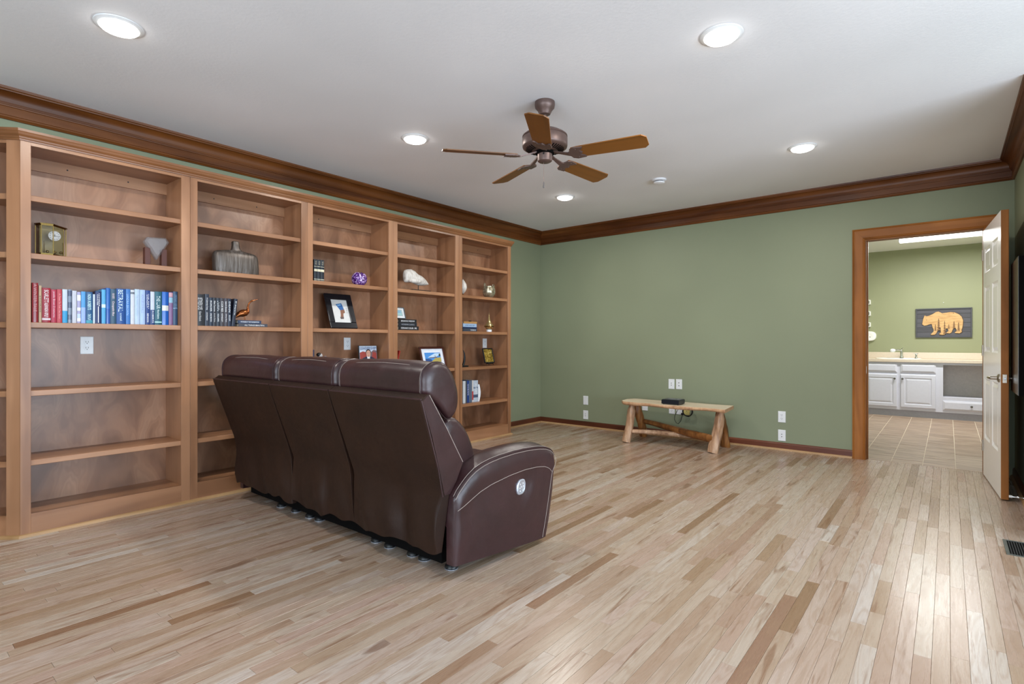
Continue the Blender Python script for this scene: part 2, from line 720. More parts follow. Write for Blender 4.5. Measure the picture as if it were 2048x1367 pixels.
def plank_area(p):
    s = 0
    for i in range(3):
        for j in range(6):
            px_, py_ = p[0] + (i + 0.5) / 3 * (p[1] - p[0]), p[2] + (j + 0.5) / 6 * (p[3] - p[2])
            if px_ < XF or (-3.9 < px_ < -1.85 and 1.85 < py_ < 2.9):
                continue
            q = in_frame(px_, py_)
            if q and q[1] < 1367 and 0 < q[0] < 2048:
                dep = -SN * px_ + CS * py_
                s += (p[1] - p[0]) * (p[3] - p[2]) / 18.0 / dep ** 3
    return s


ranked = sorted(planks, key=plank_area, reverse=True)
keep = ranked[:298]
rest = ranked[298:]
for p in keep:
    bm = BM()
    g = 0.0007
    plank_faces(bm, p[0] + 0.0003, p[1] - 0.0003, p[2] + 0.0003, p[3] - 0.0003, 0.0, -0.014, g)
    o = obj('plank', bm, M['floor'], floor)
    set_tone(o.data, p[4])
bm = BM()
vals = []
for p in rest:
    fs = plank_faces(bm, p[0] + 0.0003, p[1] - 0.0003, p[2] + 0.0003, p[3] - 0.0003, 0.0, -0.014, 0.0007)
    vals += [p[4]] * len(fs)
me = bpy.data.meshes.new('floor_planks')
bm.to_mesh(me)
bm.free()
me.materials.append(M['floor'])
o = bpy.data.objects.new('floor_planks', me)
COL.objects.link(o)
o.parent = floor
o['kind'] = 'stuff'
set_tone(me, vals)

bm = BM()
box(bm, XL - 0.1, XA + 0.1, YR - 0.1, YB + WT, ZC, ZC + 0.1)
struct('ceiling', bm, M['ceiling'], 'white textured ceiling')
bm = BM()
box(bm, XL - 0.1, XL, YR - 0.1, YB, 0, ZC)
struct('wall_left', bm, M['green'], 'green painted wall behind the bookcases')
bm = BM()
box(bm, XL - 0.1, DX0 - 0.02, YB, YB + WT, 0, ZC)
box(bm, DX0 - 0.02, DX1 + 0.02, YB, YB + WT, DZ + 0.02, ZC)
box(bm, DX1 + 0.02, XR + 0.1, YB, YB + WT, 0, ZC)
struct('wall_back', bm, M['green'], 'green painted wall behind the log bench')
# right wall: a short stretch by the door, then an invented windowed area, set back so its light spreads
bm = BM()
box(bm, XR, XR + 0.14, YA, YB + WT, 0, ZC)
box(bm, XR + 0.14, XA + 0.1, YA, YA + 0.1, 0, ZC)
struct('wall_right', bm, M['green'], 'green painted wall behind the open door')
WY0, WY1, WZ0, WZ1 = -1.25, 3.85, 0.3, 2.15
bm = BM()
box(bm, XA, XA + 0.14, YR - 0.1, WY0, 0, ZC)
box(bm, XA, XA + 0.14, WY1, YA + 0.1, 0, ZC)
box(bm, XA, XA + 0.14, WY0, WY1, 0, WZ0)
box(bm, XA, XA + 0.14, WY0, WY1, WZ1, ZC)
struct('wall_window', bm, M['green'], 'unseen green wall of the added open area, with a wide window')
RX0, RX1, RZ0, RZ1 = -2.3, 2.9, 0.3, 2.3
bm = BM()
box(bm, XL - 0.1, RX0, YR - 0.14, YR, 0, ZC)
box(bm, RX1, XA + 0.1, YR - 0.14, YR, 0, ZC)
box(bm, RX0, RX1, YR - 0.14, YR, 0, RZ0)
box(bm, RX0, RX1, YR - 0.14, YR, RZ1, ZC)
struct('wall_front', bm, M['green'], 'green painted wall with a wide window')


# crown mouldings: a frieze board with a bead, a cove above it
def crown_profile():
    # (out from wall, down from ceiling)
    pr = [(0.0, 0.172), (0.012, 0.172), (0.016, 0.166), (0.022, 0.160), (0.022, 0.152), (0.016, 0.146),
          (0.018, 0.100), (0.018, 0.098), (0.024, 0.096), (0.026, 0.090), (0.030, 0.088), (0.032, 0.082)]
    for i in range(9):
        a = i / 8.0 * math.pi / 2
        pr.append((0.036 + 0.045 * (1 - math.cos(a)), 0.076 - 0.052 * math.sin(a)))
    pr += [(0.084, 0.024), (0.086, 0.018), (0.094, 0.014), (0.097, 0.0), (0.0, 0.0)]
    return pr


PR = crown_profile()


def crown(name, run, mat, label):
    bm = BM()
    rings = []
    if run == 'left':
        for (yy, sgn) in ((YR, 0), (YB, -1)):
            rings.append([(XL + u, yy + sgn * u, ZC - d) for u, d in PR])
    elif run == 'back':
        rings = [[(XL + u, YB - u, ZC - d) for u, d in PR], [(XR - u, YB - u, ZC - d) for u, d in PR]]
    else:
        rings = [[(XR - u, YB - u, ZC - d) for u, d in PR], [(XR - u, YA, ZC - d) for u, d in PR]]
    loft(bm, rings)
    struct(name, bm, mat, label, smooth=True)


crown('trim_1', 'left', M['crown_y'], 'dark stained crown moulding above the bookcases')
crown('trim_2', 'back', M['crown_x'], 'dark stained crown moulding along the back wall')
crown('trim_3', 'right', M['crown_y'], 'dark stained crown moulding on the right wall')


def base_run(name, axis, w, a0, a1, sgn, mb, ms, label):
    bm = BM()
    pr = [(0, 0), (0.014, 0), (0.014, 0.062), (0.010, 0.072), (0.004, 0.078), (0, 0.078)]
    sh = [(0.014, 0), (0.030, 0), (0.029, 0.008), (0.024, 0.015), (0.014, 0.019)]

    def put(bm, pp):
        if axis == 'x':
            loft(bm, [[(a0, w + sgn * u, z) for u, z in pp], [(a1, w + sgn * u, z) for u, z in pp]])
        else:
            loft(bm, [[(w + sgn * u, a0, z) for u, z in pp], [(w + sgn * u, a1, z) for u, z in pp]])
    put(bm, pr)
    o = struct(name, bm, mb, label)
    bm = BM()
    put(bm, sh)
    obj('shoe_molding', bm, ms, o)


base_run('baseboard_back', 'x', YB, XL, -0.716, -1, M['base_x'], M['shoe_x'], 'reddish brown baseboard along the back wall')
base_run('baseboard_left', 'y', XL, 5.066, YB - 0.014, 1, M['base_y'], M['shoe_y'], 'short reddish brown baseboard beside the last bookcase')
base_run('baseboard_right', 'y', XR, YA, YB, -1, M['base_y'], M['shoe_y'], 'reddish brown baseboard on the right wall')

# door casing
bm = BM()
box(bm, DX0 - 0.02, DX0, YB - 0.002, YB + WT, 0, DZ)
cas = struct('trim_4', bm, M['casing_z'], 'stained wooden door casing around the bathroom doorway')


def casing_leg(bm, xin, sgn, z1):
    # stepped profile, from the inner edge outwards: (out along wall, proud of wall)
    pr = [(0.008, 0), (0.008, 0.012), (0.014, 0.016), (0.020, 0.014), (0.026, 0.018), (0.080, 0.022), (0.092, 0.024), (0.098, 0.020), (0.104, 0.024), (0.110, 0.022), (0.110, 0)]
    rings = []
    for top in (0, 1):
        rings.append([(xin - sgn * u, YB - p, 0 if not top else DZ + 0.008 + (u - 0.008)) for u, p in pr])
    loft(bm, rings)


bm = BM()
casing_leg(bm, DX0, 1, DZ)
obj('casing_leg', bm, M['casing_z'], cas)
bm = BM()
pr = [(0.008, 0), (0.008, 0.012), (0.014, 0.016), (0.020, 0.014), (0.026, 0.018), (0.080, 0.022), (0.092, 0.024), (0.098, 0.020), (0.104, 0.024), (0.110, 0.022), (0.110, 0)]
loft(bm, [[(DX0 - u, YB - p, DZ + u) for u, p in pr], [(DX1 + u, YB - p, DZ + u) for u, p in pr]])
obj('casing_head', bm, M['casing_x'], cas)
bm = BM()
casing_leg(bm, DX1, -1, DZ)
obj('casing_leg', bm, M['casing_z'], cas)
bm = BM()
box(bm, DX0 - 0.02, DX1 + 0.02, YB - 0.002, YB + WT, DZ, DZ + 0.02)
obj('jamb_head', bm, M['casing_x'], cas)
bm = BM()
box(bm, DX1, DX1 + 0.02, YB - 0.002, YB + WT, 0, DZ)
obj('jamb', bm, M['casing_z'], cas)
bm = BM()
box(bm, DX0, DX0 + 0.010, YB + 0.05, YB + 0.085, 0, DZ)
obj('door_stop_strip', bm, M['casing_z'], cas)
bm = BM()
box(bm, DX0 - 0.001, DX0 + 0.007, YB + WT - 0.012, YB + WT + 0.012, 0, DZ, 0.002)
obj('bathroom_casing_edge', bm, M['white_gloss'], cas, label='white painted edge of the casing on the bathroom side')
bm = BM()
box(bm, DX0 - 0.001, DX0 + 0.002, YB + 0.012, YB + 0.034, 0.82, 0.89)
obj('strike_plate', bm, M['nickel'], cas)

# ------------------------------------------------------------------ bathroom shell
BY = 10.50
BX0, BX1, BZ = -1.45, 0.80, 2.575
bm = BM()
box(bm, BX0, BX1, YB + WT * 0.5, BY, -0.05, -0.0025)
bfl = struct('floor_bathroom', bm, M['grout'], 'brown streaked tile floor of the bathroom')
cols = [-1.60 + 0.236 * i + 0.002 for i in range(12)]
for i, cx in enumerate(cols):
    x0, x1 = max(BX0, cx), min(BX1, cx + 0.236)
    if x1 - x0 < 0.02:
        continue
    yy = 5.41 + (0.0, 0.62, 0.30, 0.0, 0.62, 0.93 - 0.935, 0.28, 0.62)[i % 8] - 0.02
    while yy < BY:
        y0, y1 = max(YB + WT * 0.5, yy), min(BY, yy + 0.935)
        if y1 - y0 > 0.03:
            bm = BM()
            plank_faces(bm, x0 + 0.0028, x1 - 0.0028, y0 + 0.005, y1 - 0.005, 0.0, -0.006, 0.0012)
            o = obj('tile', bm, M['tile'], bfl)
            set_tone(o.data, (R.random(), R.random(), R.random(), 1))
        yy += 0.935
bm = BM(); box(bm, BX0 - 0.1, BX1 + 0.1, BY, BY + 0.1, 0, BZ + 0.1)
struct('wall_bathroom_back', bm, M['green_bath'], 'pale green bathroom wall above the vanity')
bm = BM(); box(bm, BX0 - 0.1, BX0, YB + WT, BY, 0, BZ + 0.1)
struct('wall_bathroom_left', bm, M['green_bath'], 'left wall of the bathroom')
bm = BM(); box(bm, BX1, BX1 + 0.1, YB + WT, BY, 0, BZ + 0.1)
struct('wall_bathroom_right', bm, M['green_bath'], 'right wall of the bathroom')
bm = BM(); box(bm, BX0 - 0.1, BX1 + 0.1, YB + WT, BY + 0.1, BZ, BZ + 0.1)
struct('ceiling_bathroom', bm, M['ceiling'], 'white ceiling of the bathroom')
# inner face of the shared wall above the door, bathroom side, is wall_back itself

# ------------------------------------------------------------------ open door
hx, hy, tx, ty = 0.231, 6.03, 0.291, 5.142
DL = math.hypot(tx - hx, ty - hy)
DA = math.atan2(ty - hy, tx - hx)
door = bpy.data.objects.new('door_1', None)
door.location = (hx, hy, 0)
door.rotation_euler = (0, 0, DA)
COL.objects.link(door)
door['kind'] = 'structure'
door['label'] = 'open six panel door, white on one face, with a stained wooden edge'
# local: x along the leaf, y = 0 white face, y>0 towards the right wall after rotation (-90 deg turns +y to +x)
PAN = [(0.085, 0.372, 1.690, 1.893), (0.480, 0.767, 1.690, 1.893), (0.085, 0.372, 1.040, 1.575), (0.480, 0.767, 1.040, 1.575),
       (0.085, 0.372, 0.325, 0.822), (0.480, 0.767, 0.325, 0.822)]
bm = BM()
Z0, Z1 = 0.010, 2.055
TH = 0.038
# stiles and rails around the panels
for (a, b) in ((0.0, 0.085), (0.372, 0.480), (0.767, DL)):
    box(bm, a, b, 0, TH, Z0, Z1)
for (a, b) in ((Z0, 0.325), (0.822, 1.040), (1.575, 1.690), (1.893, Z1)):
    box(bm, 0.085, 0.372, 0, TH, a, b)
    box(bm, 0.480, 0.767, 0, TH, a, b)
leaf = obj('door_leaf', bm, M['white_gloss'], door, local=True)
for (a, b, c, d) in PAN:
    bm = BM()
    for (yo, s) in ((0.010, 1), (TH - 0.010, -1)):
        e1 = [(a, yo, c), (b, yo, c), (b, yo, d), (a, yo, d)]
        k = 0.020
        e2 = [(a + k, yo, c + k), (b - k, yo, c + k), (b - k, yo, d - k), (a + k, yo, d - k)]
        k = 0.042
        e3 = [(a + k, yo - s * 0.008, c + k), (b - k, yo - s * 0.008, c + k), (b - k, yo - s * 0.008, d - k), (a + k, yo - s * 0.008, d - k)]
        loft(bm, [e1, e2, e3], caps=False)
        poly(bm, e3)
    # sticking: a sloped moulding between frame face and the recessed field
    e0 = [(a - 0.001, 0.0, c), (b, 0.0, c), (b, 0.0, d), (a, 0.0, d)]
    k = 0.012
    loft(bm, [e0, [(a + k, 0.010, c + k), (b - k, 0.010, c + k), (b - k, 0.010, d - k), (a + k, 0.010, d - k)]], caps=False)
    obj('door_panel', bm, M['white_gloss'], door, local=True)
bm = BM()
box(bm, DL, DL + 0.003, 0.0, TH + 0.004, Z0, Z1)
box(bm, 0.0, DL + 0.003, TH, TH + 0.004, Z0, Z1)
obj('wooden_edge', bm, M['casing_z'], door, local=True, label='stained wooden lock edge of the door')
bm = BM()
box(bm, DL + 0.003, DL + 0.005, 0.008, 0.032, 0.832, 0.892, 0.0015)
lp = obj('latch_plate', bm, M['nickel'], door, local=True)
bm = BM()
box(bm, DL + 0.005, DL + 0.013, 0.014, 0.026, 0.853, 0.871, 0.002)
obj('latch_bolt', bm, M['chrome'], lp, local=True)
for s in (-1, 1):
    bm = BM()
    y0 = 0.0 if s < 0 else TH + 0.004
    lathe(bm, [(0.030, y0), (0.030, y0 + s * 0.006), (0.022, y0 + s * 0.011), (0.012, y0 + s * 0.014), (0.011, y0 + s * 0.050)], 18, (DL - 0.065, 0, 0.862), 'y')
    hd = obj('handle', bm, M['nickel'], door, smooth=True, local=True)
    bm = BM()
    tube(bm, [(DL - 0.065, y0 + s * 0.046, 0.862), (DL - 0.085, y0 + s * 0.052, 0.862), (DL - 0.130, y0 + s * 0.053, 0.861), (DL - 0.172, y0 + s * 0.050, 0.860)], [0.010, 0.010, 0.009, 0.008], 10)
    obj('lever', bm, M['nickel'], hd, smooth=True, local=True)
for z in (0.25, 1.05, 1.85):
    bm = BM()
    lathe(bm, [(0.006, z - 0.045), (0.006, z + 0.045)], 10, (-0.004, -0.004, 0))
    obj('hinge', bm, M['nickel'], door, smooth=True, local=True)

# ------------------------------------------------------------------ bookcases
UW = 0.889
Y0 = 0.618
SH = [1.972, 1.638, 1.237, 0.840, 0.437]
ST = 0.032
UNIT_LABELS = ['bookcase unit nearest the camera, holding the red and blue book row',
               'bookcase unit holding the flat bottle vase and the bronze bird',
               'middle bookcase unit holding the purple geode and black picture frame',
               'bookcase unit holding the white conch shell on a stand',
               'bookcase unit farthest from camera, ending beside bare green wall']
u = thing('bookcase', UNIT_LABELS[0], 'bookcase', (XL, Y0, 0), 0, 'five built-in bookcase units on the left wall')
D = XF - XL


def LB(name, mat, *a, bev=0.0, parent=u):
    bm = BM()
    box(bm, *a, bev)
    return obj(name, bm, mat, parent, local=True)


LB('back_panel', M['maple_ply'], 0.003, 0.012, 0.02, UW - 0.02, 0.11, 2.29)
for (a, b) in ((0.0008, 0.046), (UW - 0.053, UW - 0.0008)):
    LB('side_panel', M['maple_z'], 0.012, D - 0.019, a, b, 0.0, 2.29)
LB('stile', M['maple_z'], D - 0.019, D, 0.0006, 0.048, 0.0, 2.30, bev=0.0012)
LB('stile', M['maple_z'], D - 0.019, D, UW - 0.056, UW - 0.0006, 0.0, 2.30, bev=0.0012)
LB('top_rail', M['maple_y'], D - 0.019, D - 0.0005, 0.048, UW - 0.056, 2.257, 2.30)
LB('bottom_rail', M['maple_y'], D - 0.019, D - 0.0005, 0.048, UW - 0.056, 0.0, 0.130)
LB('top_panel', M['maple_y'], 0.012, D - 0.019, 0.046, UW - 0.053, 2.262, 2.28)
LB('bottom_panel', M['maple_y'], 0.012, D - 0.019, 0.046, UW - 0.053, 0.108, 0.128)
cl = LB('nailing_cleat', M['maple_y'], 0.012, 0.030, 0.046, UW - 0.053, 2.185, 2.262)
for yy in (0.27, 0.60):
    bm = BM()
    lathe(bm, [(0.005, 0.030), (0.004, 0.0315)], 8, (0, yy, 2.225), 'x')
    obj('screw', bm, M['slot'], cl, local=True)
for z in SH:
    LB('shelf', M['maple_y'], 0.012, D - 0.012, 0.0465, UW - 0.0535, z - ST, z, bev=0.002)
for i in range(1, 5):
    copy_tree(u, None, (0, UW * i, 0), UNIT_LABELS[i])

SH = [z + 0.0012 for z in SH]

# angled end unit
e = thing('corner_bookcase', 'narrow angled end bookcase with triangular shelves turning into the wall', 'bookcase', (XF, Y0, 0))
dv = Vector((-0.7071, -0.7071, 0))          # along its face, from the corner to the wall
nv_ = Vector((0.7071, -0.7071, 0))          # out of its face
FL = 0.4384


def dia(bm, s0, s1, t0, t1, z0, z1):
    """box on the diagonal face: s along the face, t depth behind the face"""
    pts = []
    for z in (z0, z1):
        pts.append([Vector((XF, Y0, z)) + dv * s - nv_ * t for s, t in ((s0, t0), (s1, t0), (s1, t1), (max(s0, t1 + 0.001), t1))])
    loft(bm, pts)


for nm, s0, s1, z0, z1 in (('stile', 0.0, 0.072, 0.0, 2.30), ('stile', FL - 0.06, FL, 0.0, 2.30)):
    bm = BM(); dia(bm, s0 + 0.001, s1, 0.001, 0.019, z0, z1)
    obj(nm, bm, M['maple_z'], e)
for nm, z0, z1 in (('top_rail', 2.257, 2.30), ('bottom_rail', 0.0, 0.130)):
    bm = BM(); dia(bm, 0.072, FL - 0.06, 0.001, 0.019, z0, z1)
    obj(nm, bm, M['maple_y'], e)


def tri(bm, z0, z1, inset):
    c0 = Vector((XF, Y0, 0)) + dv * 0.06 - nv_ * inset
    c1 = Vector((XF, Y0, 0)) + dv * (FL - 0.05) - nv_ * inset
    pts = [(c0.x, c0.y), (c1.x, c1.y), (XL + 0.012, c1.y), (XL + 0.012, Y0 - 0.016), (c0.x, Y0 - 0.016)]
    prism(bm, pts, 'z', z0, z1)


for z in SH:
    bm = BM(); tri(bm, z - ST - 0.0012, z - 0.0012, 0.012)
    obj('shelf', bm, M['maple_y'], e)
for nm, z0, z1 in (('bottom_panel', 0.108, 0.128), ('top_panel', 2.262, 2.28)):
    bm = BM(); tri(bm, z0, z1, 0.020)
    obj(nm, bm, M['maple_y'], e)
bm = BM(); box(bm, XL + 0.002, XL + 0.011, Y0 - 0.30, Y0 - 0.002, 0, 2.28)
obj('back_panel', bm, M['maple_ply'], e)
bm = BM(); box(bm, XL + 0.012, XF - 0.03, Y0 - 0.015, Y0 - 0.002, 0, 2.28)
obj('side_panel', bm, M['maple_z'], e)

# cornice and shoe along the bookcase run
CP = [(0.0, 2.276), (0.006, 2.276), (0.008, 2.284), (0.012, 2.288), (0.013, 2.296), (0.022, 2.306), (0.027, 2.318), (0.030, 2.322), (0.031, 2.336), (0.0, 2.336)]
mit = 0.4142


def along(prof, bm):
    YE = Y0 + 5 * UW + 0.0
    rings = []
    w = Vector((XF, Y0, 0)) + dv * FL
    rings.append([(w.x + nv_.x * o_, w.y + nv_.y * o_, z) for o_, z in prof])
    rings.append([(XF + o_, Y0 - o_ * mit, z) for o_, z in prof])
    rings.append([(XF + o_, YE + o_, z) for o_, z in prof])
    rings.append([(XL + 0.001, YE + o_, z) for o_, z in prof])
    loft(bm, rings)


bm = BM()
along(CP, bm)
struct('trim_5', bm, M['cornice'], 'stained cornice along the top of the bookcases')
bm = BM()
along([(0.0, 0.0), (0.016, 0.0), (0.015, 0.008), (0.010, 0.015), (0.0, 0.019)], bm)
struct('trim_6', bm, M['shoe_y'], 'pale oak shoe moulding along the foot of the bookcases')


# ------------------------------------------------------------------ wall plates
def wall_plate(kind, c, facing, label, group, mat=None, name='wall_outlet'):
    """facing '-y' on the back wall, '+x' on the left wall"""
    t = thing(name, label, 'outlet', c, 0, group)

    def P(u, v, d):
        return (u, -d, v) if facing == '-y' else (d, u, v)

    def slab(bm, u0, u1, v0, v1, d0, d1, k):
        loft(bm, [[P(u0, v0, d0), P(u1, v0, d0), P(u1, v1, d0), P(u0, v1, d0)],
                  [P(u0, v0, d1 - k), P(u1, v0, d1 - k), P(u1, v1, d1 - k), P(u0, v1, d1 - k)],
                  [P(u0 + k, v0 + k, d1), P(u1 - k, v0 + k, d1), P(u1 - k, v1 - k, d1), P(u0 + k, v1 - k, d1)]])
    bm = BM(); slab(bm, -0.036, 0.036, -0.058, 0.058, 0.0, 0.006, 0.003)
    obj('cover_plate', bm, mat or M['white'], t, local=True)
    if kind == 'duplex':
        for s in (1, -1):
            bm = BM()
            n = 16
            ring = []
            for d_ in (0.005, 0.0085):
                ring.append([P(0.017 * math.cos(6.2832 * j / n), s * 0.0195 + max(-0.0125, min(0.0125, 0.0165 * math.sin(6.2832 * j / n))), d_) for j in range(n)])
            loft(bm, ring)
            rc = obj('receptacle', bm, M['white'], t, local=True)
            for du in (-0.0065, 0.0065):
                bm = BM(); slab(bm, du - 0.0012, du + 0.0012, s * 0.0195 - 0.001, s * 0.0195 + 0.008, 0.008, 0.0089, 0.0001)
                obj('slot', bm, M['slot'], rc, local=True)
            bm = BM(); slab(bm, -0.0022, 0.0022, s * 0.0195 - 0.0095, s * 0.0195 - 0.005, 0.008, 0.0089, 0.0001)
            obj('slot', bm, M['slot'], rc, local=True)
        bm = BM(); slab(bm, -0.002, 0.002, -0.002, 0.002, 0.006, 0.007, 0.0003)
        obj('screw', bm, M['silver'], t, local=True)
    elif kind in ('jack', 'jack2'):
        sp = (0.012, -0.012) if kind == 'jack' else (0.017, -0.017)
        for v in sp:
            bm = BM()
            n = 10
            rr = 0.0055 if kind == 'jack2' else 0.0045
            loft(bm, [[P(rr * math.cos(6.2832 * j / n), v + rr * math.sin(6.2832 * j / n), d_) for j in range(n)] for d_ in (0.0055, 0.0078)])
            obj('jack', bm, M['slot'], t, local=True)
    else:
        for v in (0.042, -0.042):
            bm = BM(); slab(bm, -0.0025, 0.0025, v - 0.0025, v + 0.0025, 0.006, 0.007, 0.0003)
            obj('screw', bm, M['silver'], t, local=True)
    return t


GB = 'white wall plates on the back wall'
wall_plate('blank', (-3.697, YB, 0.353), '-y', 'upper white wall plate of the pair between bookcase and bench', GB)
wall_plate('jack', (-3.697, YB, 0.163), '-y', 'lower white wall plate of the pair between bookcase and bench', GB)
wall_plate('jack', (-2.527, YB, 0.625), '-y', 'left plate of the white pair above the log bench', GB)
wall_plate('jack2', (-2.436, YB, 0.627), '-y', 'right plate of the white pair above the log bench', GB)
wall_plate('duplex', (-2.522, YB, 0.333), '-y', 'white outlet plate under the bench, left of the coiled cable', GB)
wall_plate('blank', (-2.432, YB, 0.333), '-y', 'white plate under the bench, behind the cable loop', GB)
wall_plate('jack', (-2.345, YB, 0.333), '-y', 'yellowed plate under the bench, framed by the coiled cable', GB, M['yellow'])
wall_plate('blank', (-2.862, YB, 0.345), '-y', 'white plate half hidden behind the rear left bench leg', GB)
wall_plate('duplex', (-1.339, YB, 0.344), '-y', 'upper white outlet of the pair between bench and doorway', GB)
wall_plate('jack', (-1.339, YB, 0.152), '-y', 'lower white plate of the pair between bench and doorway', GB)
GS = 'white outlets in the bookcase backs'
wall_plate('duplex', (XL + 0.0125, 0.992, 1.100), '+x', 'white outlet in bookcase back under the red and blue books', GS)
wall_plate('duplex', (XL + 0.0125, 2.973, 1.104), '+x', 'white outlet in bookcase back above the magazine', GS)
wall_plate('duplex', (XL + 0.0125, 4.918, 1.104), '+x', 'white outlet in bookcase back above the gold plaque', GS)


# ------------------------------------------------------------------ books
def book(y0, y1, z0, h, col, label, group, depth=0.15, xf=-4.185, title=None, tcol=(236, 238, 240), author=None,
         bands=(), lean=0.0, rough=0.4, tpos=(0.5, 0.62), apos=(0.5, 0.2), rounded=0.1, tw=0.62):
    yc = (y0 + y1) / 2
    t = thing('book', label, 'book', (xf, yc, z0), 0, group)
    w = (y1 - y0) - 0.0015
    hw = w / 2
    if lean:
        t.rotation_euler = (lean, 0, 0)
        t.location.z += abs(math.sin(lean)) * (y1 - y0) / 2 + 0.0005
    bm = BM()
    arc = []
    for i in range(7):
        a = -1 + 2 * i / 6.0
        arc.append((-(a * a) * rounded * w, a * hw))
    k = min(0.0025, hw * 0.3)
    out = arc + [(-depth, hw), (-depth, hw - k), (-0.006 - rounded * w, hw - k), (-0.006 - rounded * w, -hw + k), (-depth, -hw + k), (-depth, -hw)]
    prism(bm, out, 'z', 0, h)
    col = tuple(int(v * 0.9) for v in col)
    obj('cover', bm, cm(*col, rough), t, smooth=True, local=True)
    bm = BM(); box(bm, -depth + 0.004, -0.0062 - rounded * w, -hw + k, hw - k, 0.003, h - 0.004)
    obj('pages', bm, cm(226, 218, 200, 0.8), t, local=True)

    def fn(tx, ty, d):
        pass

    def surf(yv):
        a = max(-1, min(1, yv / hw))
        return -(a * a) * rounded * w

    def put(name, s, size_l, size_w, pos, c):
        cy = (pos[0] - 0.5) * w
        cz = pos[1] * h
        b2 = text_bm(s, size_l, size_w, lambda a, b, d: (surf(cy + b) + 0.0006, cy + b, cz - a))
        obj(name, b2, cm(*c, 0.5), t, local=True)
    if title:
        put('title_lettering', title, h * tw, w * 0.5, tpos, tcol)
    if author:
        put('author_lettering', author[0], h * author[1], w * author[2], apos, author[3] if len(author) > 3 else tcol)
    for (f0, f1, c) in bands:
        bm = BM()
        rings = []
        for z in (h * f0, h * f1):
            rings.append([(p[0] + 0.0003, p[1] * 0.99, z) for p in arc])
        loft(bm, rings, caps=False, closed=False)
        obj('cover_print', bm, cm(*c, rough), t, local=True)
    return t


